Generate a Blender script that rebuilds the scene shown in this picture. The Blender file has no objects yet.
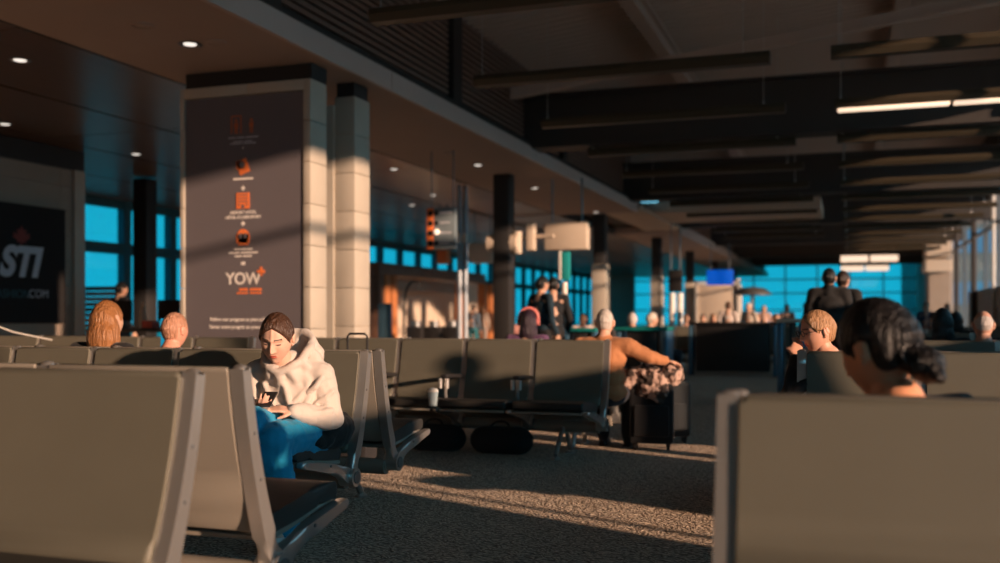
import bpy, bmesh, math, random
from mathutils import Vector, Matrix, Euler
random.seed(7)
C = bpy.context.scene.collection
H = 1.15                       # eye height
YAW = math.atan(0.35)
Fv = Vector((-math.sin(YAW), math.cos(YAW), 0)); Rv = Vector((math.cos(YAW), math.sin(YAW), 0))
def P(px, py, Z):              # a measured direction and depth -> world point
    v = Fv*Z + Rv*((px-500)/1000*Z); return Vector((v.x, v.y, H-(py-317)/1000*Z))
def PX(px, x):                 # y on the plane x=const seen at px
    Z = 1059.5*x/(px-850); return (Z+.3304*x)/.9439
# ------------------------------------------------------------------ materials
MATS = {}
def lin(c):
    return tuple(((v/255)/12.92 if v/255 <= .04045 else (((v/255)+.055)/1.055)**2.4) for v in c)
def mat(name, col, rough=.6, metal=0, bump=0, bscale=60, var=0, vscale=4, emit=None, estr=0, spec=.5, coat=0, stretch=None, attr=False, sheen=0):
    m = bpy.data.materials.new(name); m.use_nodes = True; nt = m.node_tree; b = nt.nodes['Principled BSDF']
    b.inputs['Roughness'].default_value = rough; b.inputs['Metallic'].default_value = metal
    b.inputs['Specular IOR Level'].default_value = spec; b.inputs['Coat Weight'].default_value = coat
    b.inputs['Sheen Weight'].default_value = sheen
    b.inputs['Base Color'].default_value = (*col, 1)
    tc = nt.nodes.new('ShaderNodeTexCoord'); mp = nt.nodes.new('ShaderNodeMapping')
    nt.links.new(tc.outputs['Object'], mp.inputs[0])
    if stretch: mp.inputs['Scale'].default_value = stretch
    src = None
    if attr:
        a = nt.nodes.new('ShaderNodeAttribute'); a.attribute_name = 'tint'; src = a.outputs['Color']
        nt.links.new(src, b.inputs['Base Color'])
    if var:
        n = nt.nodes.new('ShaderNodeTexNoise'); n.inputs['Scale'].default_value = vscale; n.inputs['Detail'].default_value = 5
        nt.links.new(mp.outputs[0], n.inputs[0])
        mx = nt.nodes.new('ShaderNodeMix'); mx.data_type = 'RGBA'
        mx.inputs[6].default_value = (*[max(0, v*(1-var)) for v in col], 1); mx.inputs[7].default_value = (*[min(1, v*(1+var)) for v in col], 1)
        nt.links.new(n.outputs[0], mx.inputs[0])
        if attr:
            mm = nt.nodes.new('ShaderNodeMix'); mm.data_type = 'RGBA'; mm.blend_type = 'MULTIPLY'; mm.inputs[0].default_value = 1
            nt.links.new(src, mm.inputs[6])
            mx.inputs[6].default_value = (1-var,)*3+(1,); mx.inputs[7].default_value = (1,)*4
            nt.links.new(mx.outputs[2], mm.inputs[7]); nt.links.new(mm.outputs[2], b.inputs['Base Color'])
        else: nt.links.new(mx.outputs[2], b.inputs['Base Color'])
    if bump:
        n2 = nt.nodes.new('ShaderNodeTexNoise'); n2.inputs['Scale'].default_value = bscale; n2.inputs['Detail'].default_value = 4
        nt.links.new(mp.outputs[0], n2.inputs[0])
        bp = nt.nodes.new('ShaderNodeBump'); bp.inputs['Strength'].default_value = bump; bp.inputs['Distance'].default_value = .02
        nt.links.new(n2.outputs[0], bp.inputs['Height']); nt.links.new(bp.outputs[0], b.inputs['Normal'])
    if emit:
        b.inputs['Emission Color'].default_value = (*emit, 1); b.inputs['Emission Strength'].default_value = estr
    MATS[name] = m; return m
olive = mat('olive_vinyl', (.135, .128, .100), .5, bump=.12, bscale=260, var=.06, vscale=5)
shell = mat('tan_shell', (.28, .25, .21), .48, bump=.06, bscale=160)
seatv = mat('dark_vinyl', (.028, .027, .025), .55, bump=.1, bscale=200)
blackv = mat('black_plastic', (.022, .021, .022), .45)
alu = mat('brushed_aluminium', (.66, .64, .62), .28, .8, bump=.03, bscale=90)
alud = mat('dark_aluminium', (.22, .23, .24), .35, .6)
stone = mat('limestone', (.50, .45, .38), .7, bump=.1, bscale=40, var=.12, vscale=2.5)
wallst = mat('wall_stone', (.36, .29, .235), .7, bump=.1, bscale=30, var=.12, vscale=2)
boardm = mat('charcoal_board', (.15, .135, .15), .42, var=.03)
black = mat('black_paint', (.026, .025, .026), .6)
soffm = mat('soffit_plaster', (.46, .37, .32), .8, var=.05, vscale=1.5)
fasc = mat('fascia_grey', (.55, .47, .44), .6)
slatm = mat('slat_wood', (.22, .14, .11), .55, var=.25, vscale=3, stretch=(6, .5, 6))
deckm = mat('roof_deck', (.62, .50, .43), .75)
steel = mat('painted_steel', (.55, .44, .38), .5)
beamd = mat('dark_steel', (.05, .045, .043), .6)
fixm = mat('fixture_bronze', (.055, .044, .028), .45)
orangem = mat('orange_print', (.9, .22, .06), .5)
whitep = mat('white_print', (.85, .80, .76), .5)
greyp = mat('grey_print', (.55, .58, .66), .5)
tealp = mat('teal_print', (.01, .09, .12), .5)
redp = mat('red_print', (.22, .02, .015), .5)
blackb = mat('black_board', (.02, .019, .02), .7, spec=.2)
cream = mat('cream_panel', (.62, .52, .42), .6)
kioskw = mat('kiosk_wood', (.50, .19, .07), .45, var=.2, vscale=4, stretch=(1, 1, .2))
whitem = mat('white_paint', (.8, .77, .72), .5)
bluem = mat('blue_metal', (.10, .22, .33), .35, .6)
greenm = mat('teal_laminate', (.01, .20, .19), .3)
apron = mat('apron_concrete', (.5, .44, .38), .9)
lampw = mat('lamp_warm', (1, .85, .7), .5, emit=(1, .72, .52), estr=1.0)
lampd = mat('lamp_white', (1, .95, .9), .4, emit=(1, .9, .8), estr=1.0)
screenb = mat('screen_blue', (.0, .05, .3), .4, emit=(.0, .10, .62), estr=.6)
screenc = mat('screen_cyan', (.0, .1, .15), .4, emit=(.02, .3, .5), estr=.6)
# glossy wooden ceiling panels with grain along the hall
woodc = mat('ceiling_veneer', (.13, .08, .055), .30, var=.3, vscale=3, stretch=(5, .35, 1), spec=.7)
# carpet: dark loops
carpet = mat('carpet_dark', (.085, .062, .05), .95, spec=.1)
nt = carpet.node_tree; b = nt.nodes['Principled BSDF']
tc = nt.nodes.new('ShaderNodeTexCoord'); vo = nt.nodes.new('ShaderNodeTexVoronoi'); vo.inputs['Scale'].default_value = 42
nz = nt.nodes.new('ShaderNodeTexNoise'); nz.inputs['Scale'].default_value = 11
mp = nt.nodes.new('ShaderNodeMapping'); mp.inputs['Scale'].default_value = (1, 1.5, 1); mp.inputs['Rotation'].default_value = (0, 0, .5)
vm = nt.nodes.new('ShaderNodeVectorMath'); vm.operation = 'ADD'; vs = nt.nodes.new('ShaderNodeVectorMath'); vs.operation = 'SCALE'; vs.inputs['Scale'].default_value = .12
nt.links.new(tc.outputs['Object'], mp.inputs[0]); nt.links.new(tc.outputs['Object'], nz.inputs[0]); nt.links.new(nz.outputs['Color'], vs.inputs[0])
nt.links.new(mp.outputs[0], vm.inputs[0]); nt.links.new(vs.outputs[0], vm.inputs[1]); nt.links.new(vm.outputs[0], vo.inputs[0])
cr = nt.nodes.new('ShaderNodeMapRange'); cr.inputs[1].default_value = 0; cr.inputs[2].default_value = .75
nt.links.new(vo.outputs['Distance'], cr.inputs[0])
mx = nt.nodes.new('ShaderNodeMix'); mx.data_type = 'RGBA'; mx.inputs[6].default_value = (1, .80, .62, 1); mx.inputs[7].default_value = (.13, .095, .075, 1)
b.inputs['Sheen Weight'].default_value = .38; b.inputs['Sheen Roughness'].default_value = .4; b.inputs['Sheen Tint'].default_value = (1, .85, .7, 1)
nt.links.new(cr.outputs[0], mx.inputs[0]); nt.links.new(mx.outputs[2], b.inputs['Base Color'])
bp = nt.nodes.new('ShaderNodeBump'); bp.invert = True; bp.inputs['Strength'].default_value = 1.0; bp.inputs['Distance'].default_value = .016
nt.links.new(vo.outputs['Distance'], bp.inputs['Height']); nt.links.new(bp.outputs[0], b.inputs['Normal'])
# glass: see-through panes with a faint reflection
def glassmat(name, tint, refl=.06):
    m = bpy.data.materials.new(name); m.use_nodes = True; nt = m.node_tree; nt.nodes.clear()
    o = nt.nodes.new('ShaderNodeOutputMaterial'); t = nt.nodes.new('ShaderNodeBsdfTransparent'); g = nt.nodes.new('ShaderNodeBsdfGlossy')
    mxs = nt.nodes.new('ShaderNodeMixShader'); t.inputs[0].default_value = (*tint, 1); g.inputs['Roughness'].default_value = .02; mxs.inputs[0].default_value = refl
    nt.links.new(t.outputs[0], mxs.inputs[1]); nt.links.new(g.outputs[0], mxs.inputs[2]); nt.links.new(mxs.outputs[0], o.inputs[0]); return m
glassR = glassmat('window_glass', (.96, .97, .97)); glassL = glassmat('tinted_glass', (.145, .62, .66), .04)
# ------------------------------------------------------------------ mesh helpers
def link(name, me, m=None, parent=None, loc=None):
    o = bpy.data.objects.new(name, me); C.objects.link(o)
    if m is not None:
        if isinstance(m, (list, tuple)):
            for q in m: me.materials.append(q)
        else: me.materials.append(m)
    if parent: o.parent = parent
    if loc is not None: o.location = loc
    return o
def build(name, bm, m, parent=None, smooth=True, loc=None, ang=35):
    bmesh.ops.recalc_face_normals(bm, faces=bm.faces)
    me = bpy.data.meshes.new(name); bm.to_mesh(me); bm.free()
    if smooth:
        me.polygons.foreach_set('use_smooth', [True]*len(me.polygons)); me.set_sharp_from_angle(angle=math.radians(ang))
    return link(name, me, m, parent, loc)
def tag(o, label=None, cat=None, group=None, kind=None):
    if label: o['label'] = label
    if cat: o['category'] = cat
    if group: o['group'] = group
    if kind: o['kind'] = kind
    return o
def empty(name, loc=(0, 0, 0), rz=0):
    o = bpy.data.objects.new(name, None); C.objects.link(o); o.location = loc; o.rotation_euler = (0, 0, rz); o.empty_display_size = .1; return o
def thing(name, label, cat, loc=(0, 0, 0), rz=0, group=None):
    return tag(empty(name, loc, rz), label, cat, group)
def box(bm, x0, x1, y0, y1, z0, z1, bev=0, mi=0):
    r = bmesh.ops.create_cube(bm, size=1); vs = r['verts']
    for v in vs: v.co = Vector(((x0+x1)/2+v.co.x*(x1-x0), (y0+y1)/2+v.co.y*(y1-y0), (z0+z1)/2+v.co.z*(z1-z0)))
    fs = {f for v in vs for f in v.link_faces}
    for f in fs: f.material_index = mi
    if bev:
        es = list({e for v in vs for e in v.link_edges}); bmesh.ops.bevel(bm, geom=es, offset=bev, segments=2, affect='EDGES', profile=.5)
def BM(): return bmesh.new()
def bx(*a, **k):
    bm = BM(); box(bm, *a, **k); return bm
def basis(d):
    d = d.normalized(); u = d.cross(Vector((0, 0, 1)));
    if u.length < 1e-3: u = Vector((1, 0, 0))
    u.normalize(); return u, d.cross(u).normalized()
def cap(bm, p0, p1, r0, r1=None, seg=14, hemi=3, flat=1.0):
    """tapered capsule"""
    p0 = Vector(p0); p1 = Vector(p1); r1 = r0 if r1 is None else r1
    d = p1-p0
    if d.length < 1e-5: d = Vector((0, 0, 1e-4))
    dn = d.normalized(); u, w = basis(dn); rings = []
    for k in range(hemi): a = math.pi/2*(1-(k)/hemi); rings.append((p0-dn*r0*math.sin(a), r0*math.cos(a)))
    rings[0] = (p0-dn*r0, r0*.02)
    rings.append((p0, r0)); rings.append((p1, r1))
    for k in range(1, hemi+1): a = math.pi/2*k/hemi; rings.append((p1+dn*r1*math.sin(a), max(r1*math.cos(a), r1*.02)))
    prev = None; first = None
    for c, r in rings:
        ring = [bm.verts.new(c+u*(r*math.cos(2*math.pi*i/seg))+w*(r*flat*math.sin(2*math.pi*i/seg))) for i in range(seg)]
        if prev:
            for i in range(seg): bm.faces.new((prev[i], prev[(i+1) % seg], ring[(i+1) % seg], ring[i]))
        else: first = ring
        prev = ring
    bm.faces.new(first); bm.faces.new(prev)
def cyl(bm, p0, p1, r0, r1=None, seg=20):
    p0 = Vector(p0); p1 = Vector(p1); r1 = r0 if r1 is None else r1; u, w = basis(p1-p0)
    A = [bm.verts.new(p0+u*(r0*math.cos(2*math.pi*i/seg))+w*(r0*math.sin(2*math.pi*i/seg))) for i in range(seg)]
    B = [bm.verts.new(p1+u*(r1*math.cos(2*math.pi*i/seg))+w*(r1*math.sin(2*math.pi*i/seg))) for i in range(seg)]
    for i in range(seg): bm.faces.new((A[i], A[(i+1) % seg], B[(i+1) % seg], B[i]))
    bm.faces.new(A); bm.faces.new(B)
def tube(bm, pts, r, seg=10):
    pts = [Vector(p) for p in pts]; prev = None
    rs = r if isinstance(r, (list, tuple)) else [r]*len(pts)
    u0 = None
    for i, p in enumerate(pts):
        d = (pts[min(i+1, len(pts)-1)]-pts[max(i-1, 0)]).normalized()
        if u0 is None: u0, _ = basis(d)
        u = (u0-d*u0.dot(d)).normalized(); w = d.cross(u); u0 = u
        ring = [bm.verts.new(p+u*(rs[i]*math.cos(2*math.pi*k/seg))+w*(rs[i]*math.sin(2*math.pi*k/seg))) for k in range(seg)]
        if prev:
            for k in range(seg): bm.faces.new((prev[k], prev[(k+1) % seg], ring[(k+1) % seg], ring[k]))
        else: bm.faces.new(ring)
        prev = ring
    bm.faces.new(prev)
def lathe(bm, prof, c=(0, 0, 0), seg=24):
    c = Vector(c); prev = None
    for r, z in prof:
        ring = [bm.verts.new(c+Vector((r*math.cos(2*math.pi*k/seg), r*math.sin(2*math.pi*k/seg), z))) for k in range(seg)]
        if prev:
            for k in range(seg): bm.faces.new((prev[k], prev[(k+1) % seg], ring[(k+1) % seg], ring[k]))
        else: bm.faces.new(ring)
        prev = ring
    bm.faces.new(prev)
def ell(bm, c, r, rot=None, seg=20, rings=14):
    M = Matrix.Translation(Vector(c)) @ (Euler(rot).to_matrix().to_4x4() if rot else Matrix.Identity(4)) @ Matrix.Diagonal((*r, 1))
    bmesh.ops.create_uvsphere(bm, u_segments=seg, v_segments=rings, radius=1, matrix=M)
def smoothpts(pts, n=6):
    out = []
    for i in range(len(pts)-1):
        p0 = pts[max(i-1, 0)]; p1 = pts[i]; p2 = pts[i+1]; p3 = pts[min(i+2, len(pts)-1)]
        for k in range(n):
            t = k/n; out.append(tuple(.5*((2*b)+(-a+c)*t+(2*a-5*b+4*c-d)*t*t+(-a+3*b-3*c+d)*t**3) for a, b, c, d in zip(p0, p1, p2, p3)))
    out.append(tuple(pts[-1])); return out
def ribbon(bm, pts, x0, x1, bev=.008, side=0, seg=2):
    """pts: (y,z,thickness) centre line in the YZ plane; extruded from x0 to x1. side=+1 keeps the line as one face"""
    L = []; Rr = []
    for i, p in enumerate(pts):
        a = pts[max(i-1, 0)]; c = pts[min(i+1, len(pts)-1)]; d = Vector((c[0]-a[0], c[1]-a[1])).normalized(); n = Vector((-d.y, d.x))
        h = p[2]/2; o1 = h*(1+side); o2 = h*(1-side); q = Vector((p[0], p[1])); L.append(q+n*o1); Rr.append(q-n*o2)
    poly = L+Rr[::-1]
    A = [bm.verts.new((x0, q.x, q.y)) for q in poly]; B = [bm.verts.new((x1, q.x, q.y)) for q in poly]; n = len(poly); m = len(pts)
    fa = []
    for X, fl in ((A, 0), (B, 1)):
        for i in range(m-1):
            fa.append(bm.faces.new((X[i], X[i+1], X[n-2-i], X[n-1-i])))
    rim = [bm.faces.new((A[i], A[(i+1) % n], B[(i+1) % n], B[i])) for i in range(n)]
    if bev:
        es = [bm.edges.get((X[i], X[(i+1) % n])) for X in (A, B) for i in range(n)]
        es += [bm.edges.get((A[i], B[i])) for i in (0, m-1, m, n-1)]
        bmesh.ops.bevel(bm, geom=[e for e in es if e], offset=bev, segments=seg, affect='EDGES', profile=.5)
DG = None
def bake(bm, voxel, smooth=3, disp=None, dstr=0):
    me = bpy.data.meshes.new('tmp'); bmesh.ops.recalc_face_normals(bm, faces=bm.faces); bm.to_mesh(me); bm.free()
    o = bpy.data.objects.new('tmp', me); C.objects.link(o)
    r = o.modifiers.new('r', 'REMESH'); r.mode = 'VOXEL'; r.voxel_size = voxel; r.use_smooth_shade = True
    s = o.modifiers.new('s', 'SMOOTH'); s.factor = .5; s.iterations = smooth
    if disp:
        t = bpy.data.textures.new('folds', 'CLOUDS'); t.noise_scale = disp; t.noise_depth = 2
        d = o.modifiers.new('d', 'DISPLACE'); d.texture = t; d.strength = dstr; d.mid_level = .5
        s = o.modifiers.new('s2', 'SMOOTH'); s.factor = .5; s.iterations = 2
    dg = bpy.context.evaluated_depsgraph_get(); dg.update()
    out = bpy.data.meshes.new_from_object(o.evaluated_get(dg)); out.materials.clear()
    bpy.data.objects.remove(o); bpy.data.meshes.remove(me)
    out.polygons.foreach_set('use_smooth', [True]*len(out.polygons)); return out
def text(body, size, m, parent, loc, rot, align='CENTER', shear=0, ext=.002, xs=1, name='lettering', bold=0):
    cu = bpy.data.curves.new('t', 'FONT'); cu.body = body; cu.size = size; cu.align_x = align; cu.shear = shear; cu.extrude = ext; cu.offset = bold
    o = bpy.data.objects.new('t', cu); C.objects.link(o)
    dg = bpy.context.evaluated_depsgraph_get(); me = bpy.data.meshes.new_from_object(o.evaluated_get(dg)); bpy.data.objects.remove(o)
    me.materials.clear()
    for v in me.vertices: v.co.x *= xs
    t = link(name, me, m, parent, loc); t.rotation_euler = rot; return t
def struct(name, bm, m, parent=None, smooth=False):
    o = build(name, bm, m, parent, smooth)
    if not parent: o['kind'] = 'structure'
    return o
def copy_tree(o, parent=None):
    c = o.copy(); C.objects.link(c)
    if parent: c.parent = parent
    for ch in list(o.children): copy_tree(ch, c)
    return c
# ------------------------------------------------------------------ the building
XW = -16.8; XF = -5.4; XR = 4.0; ZS = H+2.82
Y0, Y1 = -7.0, 72.0
struct('floor', bx(XW, XR, Y0, Y1, -.1, 0), carpet)
g = struct('ground', bx(-200, 200, -200, 300, -.9, -.8), apron)
# lowered ceiling on the left: plaster strip, then glossy veneer panels with dark joints
def soffit(name, ya, yb):
    bm = BM(); box(bm, -7.6, XF, ya, yb, ZS, ZS+.25); o = struct(name, bm, soffm)
    return o
soffit('ceiling_soffit', Y0, PX(637, XF)+.0); soffit('ceiling_soffit_far', 33.5, Y1)
bm = BM()
xs_ = [-7.63, -9.85, -12.1, -14.4, XW]
for a, b_ in zip(xs_[:-1], xs_[1:]):
    y = Y0
    while y < Y1:
        box(bm, b_+.03, a-.03, y, min(y+4.9, Y1), ZS+.03, ZS+.1); y += 4.92
struct('ceiling_veneer', bm, woodc)
bm = BM(); box(bm, XW, XF-.05, Y0, Y1, ZS+.26, ZS+.35); struct('ceiling_void', bm, black)
bm = BM(); box(bm, -7.66, -7.6, Y0, Y1, ZS-.0, ZS+.2); struct('trim_1', bm, black)
# fascia and slatted wall above it
bm = BM(); yf = PX(637, XF)
y = Y0
while y < yf:
    box(bm, XF-.04, XF+.02, y+.008, min(y+6.1, yf)-.008, ZS-.01, ZS+.23); y += 6.1
box(bm, -9, XF, yf-.06, yf, ZS-.01, ZS+.23)
struct('trim_2', bm, fasc)
bm = BM(); box(bm, XF-.04, XF+.02, 33.5, Y1, ZS-.01, ZS+.3); struct('trim_3', bm, fasc)
def roofz(x): return H+4.55+.11*(x+5.4)
bm = BM(); box(bm, XF-.3, XF-.24, Y0, yf, ZS+.22, H+5.2); struct('wall_left_upper', bm, black)
bm = BM(); z = ZS+.26
while z < H+4.7:
    box(bm, XF-.24, XF-.16, Y0, yf-.05, z, z+.055); z += .092
struct('trim_4', bm, slatm)
bm = BM(); box(bm, XF-.3, XF-.24, 33.5, Y1, ZS+.3, H+5.2)
z = ZS+.3
while z < H+4.6: box(bm, XF-.24, XF-.16, 33.5, Y1, z, z+.055); z += .11
struct('wall_left_upper_far', bm, slatm)
bm = BM()
for y in (8.55, 13.6, 19.5): box(bm, XF-.2, XF-.08, y, y+.35, ZS+.22, H+4.7)
struct('trim_5', bm, black)
# sloping roof deck with ribs across the hall
bm = BM(); y = 6.0
prof = []
while y < Y1:
    prof += [(y, 0), (y+.10, 0), (y+.13, .05), (y+.21, .05)]; y += .24 if y < 40 else .96
A = []; B = []
for (yy, dz) in prof:
    A.append(bm.verts.new((-6.2, yy, roofz(-6.2)+dz))); B.append(bm.verts.new((8.0, yy, roofz(8.0)+dz)))
for i in range(len(A)-1): bm.faces.new((A[i], B[i], B[i+1], A[i+1]))
struct('ceiling', bm, deckm)
bm = BM(); box(bm, -9.6, 9, Y0, Y1, H+6.1, H+6.2); box(bm, -9.6, -9.5, 24, 36, ZS, H+6.1); struct('ceiling_top', bm, black)
bm = BM(); box(bm, -6.5, 9, Y0-.1, 6.0, H+4.8, H+4.9); struct('ceiling_rear', bm, black)
# purlins along the hall, rafters and deep beams across
for x in (-3.0, .78):
    bm = BM(); z = roofz(x)
    box(bm, x-.11, x+.11, 9, Y1, z-.34, z-.31); box(bm, x-.015, x+.015, 9, Y1, z-.31, z-.04); box(bm, x-.11, x+.11, 9, Y1, z-.06, z-.02)
    tag(build('roof_purlin', bm, steel, smooth=False), 'steel roof beam running down the hall, %s' % ('the left one near the slatted wall' if x < 0 else 'the right one near the lit lamp'), 'beam', 'roof beams along the hall')
bm = BM()
for dz, w in ((-.42, .06), ):
    pts = [(-5.2, 15.4), (4.0, 15.4)]
    for sgn in (0,):
        v = []
        for x, yy in pts:
            zc = H+3.72+.115*(x+3.6)
            for (oy, oz) in ((-w, 0), (w, 0), (w, .05), (.02, .05), (.02, .18), (-.02, .18), (-.02, .05), (-w, .05)): v.append(bm.verts.new((x, yy+oy, zc+oz)))
        for i in range(8): bm.faces.new((v[i], v[(i+1) % 8], v[8+(i+1) % 8], v[8+i]))
        bm.faces.new(v[:8]); bm.faces.new(v[8:])
tag(build('roof_rafter', bm, steel, smooth=False), 'inclined steel rafter rising to the right under the ribbed roof', 'rafter')
beamlab = ['nearest', 'second nearest', 'third nearest', 'fourth nearest', 'fifth nearest', 'farthest']
for i, y in enumerate((17.2, 25.6, 34, 43, 52, 61)):
    bm = BM(); box(bm, XF-.2, XR+.3, y, y+.3, H+3.05, H+3.98)
    box(bm, XF-.2, XR+.3, y-.12, y+.42, H+3.02, H+3.08); box(bm, XF-.2, XR+.3, y-.12, y+.42, H+3.93, H+3.98)
    tag(build('ceiling_beam', bm, beamd, smooth=False), 'deep dark beam crossing the hall under the roof, %s of six' % beamlab[i], 'beam', 'deep beams across the hall')
# right-hand dark bulkhead above the windows
bm = BM(); box(bm, XR, XR+.3, 5, Y1, H+3.7, H+5.9); box(bm, XR-.05, XR+.25, Y0, Y1, H+3.65, H+3.85); struct('trim_6', bm, black)
bm = BM(); box(bm, XR, XR+.3, Y0, 6, H+3.6, H+5.0); struct('wall_right', bm, black)
# ceiling drop crossing the hall where the left soffit stops
bm = BM(); box(bm, -5.6, -.75, 28.2, 31.5, H+2.95, H+3.25); box(bm, -6.5, -5.3, 26.5, 33.5, H+2.9, H+3.0); struct('ceiling_bridge', bm, cream)
bm = BM(); box(bm, -9, -5.6, 26.6, 33.5, H+3.1, H+3.25); struct('ceiling_bridge_left', bm, cream)
# end wall: curtain window
def curtain(name, along, fixed, a0, a1, zb, zt, step, rails, glass, mw=.06, md=.12, mcol=None, skip=()):
    root = empty(name); root['kind'] = 'structure'
    bm = BM(); gl = BM(); n = max(1, round((a1-a0)/step)); st = (a1-a0)/n
    for i in range(n+1):
        a = a0+i*st
        if along == 'y': box(bm, fixed-md/2, fixed+md/2, a-mw/2, a+mw/2, zb, zt)
        else: box(bm, a-mw/2, a+mw/2, fixed-md/2, fixed+md/2, zb, zt)
    for z in rails:
        if along == 'y': box(bm, fixed-md/2+.01, fixed+md/2-.01, a0, a1, z-mw/2, z+mw/2)
        else: box(bm, a0, a1, fixed-md/2+.01, fixed+md/2-.01, z-mw/2, z+mw/2)
    for i in range(n):
        a = a0+i*st+mw/2+.001; b2 = a+st-mw-.002
        if along == 'y': box(gl, fixed-.006, fixed+.006, a, b2, zb, zt)
        else: box(gl, a, b2, fixed-.006, fixed+.006, zb, zt)
    build('mullions', bm, mcol or alud, root, smooth=False); build('glass', gl, glass, root, smooth=False); return root
curtain('window_1', 'y', XR+.05, -8.175, 47.175, .12, H+3.68, 3.075, (.15, H+2.72, H+3.65), glassR, .07, .16)
curtain('window_2', 'x', 68, -14, XR, .1, H+3.6, 1.9, (.15, 1.6, 2.7, 3.6), glassL, .09, .15)
curtain('window_3', 'y', XW-.05, 18.4, Y1-.5, .2, ZS, 1.75, (.25, 2.81, ZS-.05), glassL, .26, .2, mcol=mat('teal_mullion', (.01, .09, .13), .5))
bm = BM(); box(bm, XW-.2, XW, Y0, 18.2, 0, ZS+.3); box(bm, XW-.15, XW, 18.2, Y1, 0, .2); struct('wall_left', bm, wallst)
bm = BM(); box(bm, XW, XR+.2, Y0-.2, Y0, 0, H+5); struct('wall_rear', bm, wallst)
bm = BM(); box(bm, XR-.02, XR+.2, 47.22, 68.2, 0, H+3.6); struct('wall_right_far', bm, wallst)
bm = BM(); box(bm, XW-.2, -14, 68, 68.3, 0, 4.3); box(bm, -14, XR+.2, 67.95, 68.2, H+3.6, H+6); box(bm, -16, XR, 67.9, 68.2, 0, .1); struct('wall_back', bm, wallst)
# added unseen wall under the right-hand windows, its openings shape the sun strips
bm = BM()
for a, c, zt in ((Y0, 1.5, .85), (1.5, 3.12, 1.76), (3.12, 3.9, .3), (3.9, 4.8, 1.05), (4.8, 5.95, 1.76), (5.95, 6.15, .3), (6.15, 6.35, 1.5), (6.35, 6.9, .3), (6.9, 8.2, 1.5), (8.2, 38, 2.0)): box(bm, XR-.14, XR-.02, a, c, 0, zt)
box(bm, XR-.13, XR-.03, 3.12, 3.9, .62, .70); box(bm, XR-.1, XR-.04, 3.30, 3.34, .3, 1.5)
struct('wall_right_sun_mask', bm, wallst)
t = thing('sky_blocker', 'added grey block outside, hiding bright sky behind the right-hand windows', 'sky blocker', (5.6, 95, -.8))  # added block, keeps bright sky out of the right-hand panes
bm = BM(); box(bm, 0, 60, 0, 30, 0, 16); box(bm, -.5, 60.5, -.5, 30.5, 16, 16.8); build('walls', bm, mat('sky_blocker_grey', (.10, .12, .115), .7), t, smooth=False)
bm = BM()
for k in range(3): box(bm, 1, 59, -.1, .1, 3+k*4.5, 5+k*4.5)
build('blocker_band', bm, bluem, t, smooth=False)
bm = BM(); box(bm, -.17, .17, -.17, .17, 0, ZS, .015); pc = P(145, 317, 20.5); tag(build('column', bm, black, loc=(pc.x, pc.y, 0)), 'black column left of the board pillar before the window wall', 'column', 'black columns under the soffit')
# right wall piers and bulkheads
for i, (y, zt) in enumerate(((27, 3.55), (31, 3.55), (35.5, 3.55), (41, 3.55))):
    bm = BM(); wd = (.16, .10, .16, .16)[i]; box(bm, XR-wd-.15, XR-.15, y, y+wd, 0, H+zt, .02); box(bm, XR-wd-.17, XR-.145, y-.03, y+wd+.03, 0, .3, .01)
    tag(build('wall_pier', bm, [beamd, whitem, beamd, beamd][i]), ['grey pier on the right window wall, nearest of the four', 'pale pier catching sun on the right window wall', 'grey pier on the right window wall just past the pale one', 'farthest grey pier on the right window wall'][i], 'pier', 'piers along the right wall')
bm = BM(); box(bm, XR-.95, XR, 46, 48, H+2.55, H+3.5, .02); box(bm, XR-1.0, XR, 45.6, 48, H+1.9, H+2.42, .02); struct('trim_7', bm, cream)
bm = BM(); box(bm, XR-.85, XR, 46, 48, 0, H+1.9, .02); struct('trim_8', bm, wallst)
# black steel columns under the soffit
for i, Zc in enumerate((19.9, 27.6, 35.7, 43.0, 51, 59)):
    x = -6.5; y = (Zc+.3304*x)/.9439
    t = thing('column', 'black steel column, %s in the line under the left soffit' % ['nearest', 'second', 'third', 'fourth', 'fifth', 'farthest'][i], 'column', (x, y, 0), 0, 'black columns under the soffit')
    bm = BM(); box(bm, -.17, .17, -.17, .17, 1.9 if i else 0, ZS, .015); build('shaft', bm, black, t)
    if i:
        bm = BM(); box(bm, -.2, .2, -.2, .2, .02, 2.6, .012); box(bm, -.22, .22, -.22, .22, 0, .12, .01); build('stone_cladding', bm, stone, t)
    else:
        bm = BM(); box(bm, -.19, .19, -.19, .19, 0, .15, .01); build('base', bm, blackv, t)
        bm = BM(); cyl(bm, (-.32, 0, 2.62), (.30, 0, 2.62), .17); cyl(bm, (.28, 0, 2.4), (.28, 0, 2.84), .09); build('lamp_collar', bm, cream, t)
# ------------------------------------------------------------------ stone pillar with the message board
pil = thing('stone_pillar', 'limestone clad pillar framing the dark message board', 'pillar', (-5.6, 9.69, 0))
ZT = H+2.63; W = 1.71
def courses(bm, x0, x1, y0, y1, z1, h=.46, gap=.006, vx=None):
    z = z1
    k = 0
    while z > 0:
        za = max(0, z-h)
        box(bm, x0, x1, y0, y1, za+gap/2, z-gap/2, .004); z -= h; k += 1
bm = BM(); courses(bm, -.09, 0, 0, .36, ZT); courses(bm, -W, -W+.055, 0, .36, ZT)
box(bm, -W+.057, -.82, 0, .36, ZT-.12, ZT-.003, .004); box(bm, -.815, -.092, 0, .36, ZT-.12, ZT-.003, .004)
build('stone_frame', bm, stone, pil)
build('stone_back', bx(-W+.05, -.08, .1, .34, 0, ZT-.1), stone, pil, smooth=False)
build('dark_head', bx(-W+.02, -.03, .08, .42, ZT, ZS-.001), black, pil, smooth=False)
build('black_core', bx(-W+.2, -.5, .36, .9, 0, ZS-.001), black, pil, smooth=False)
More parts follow.
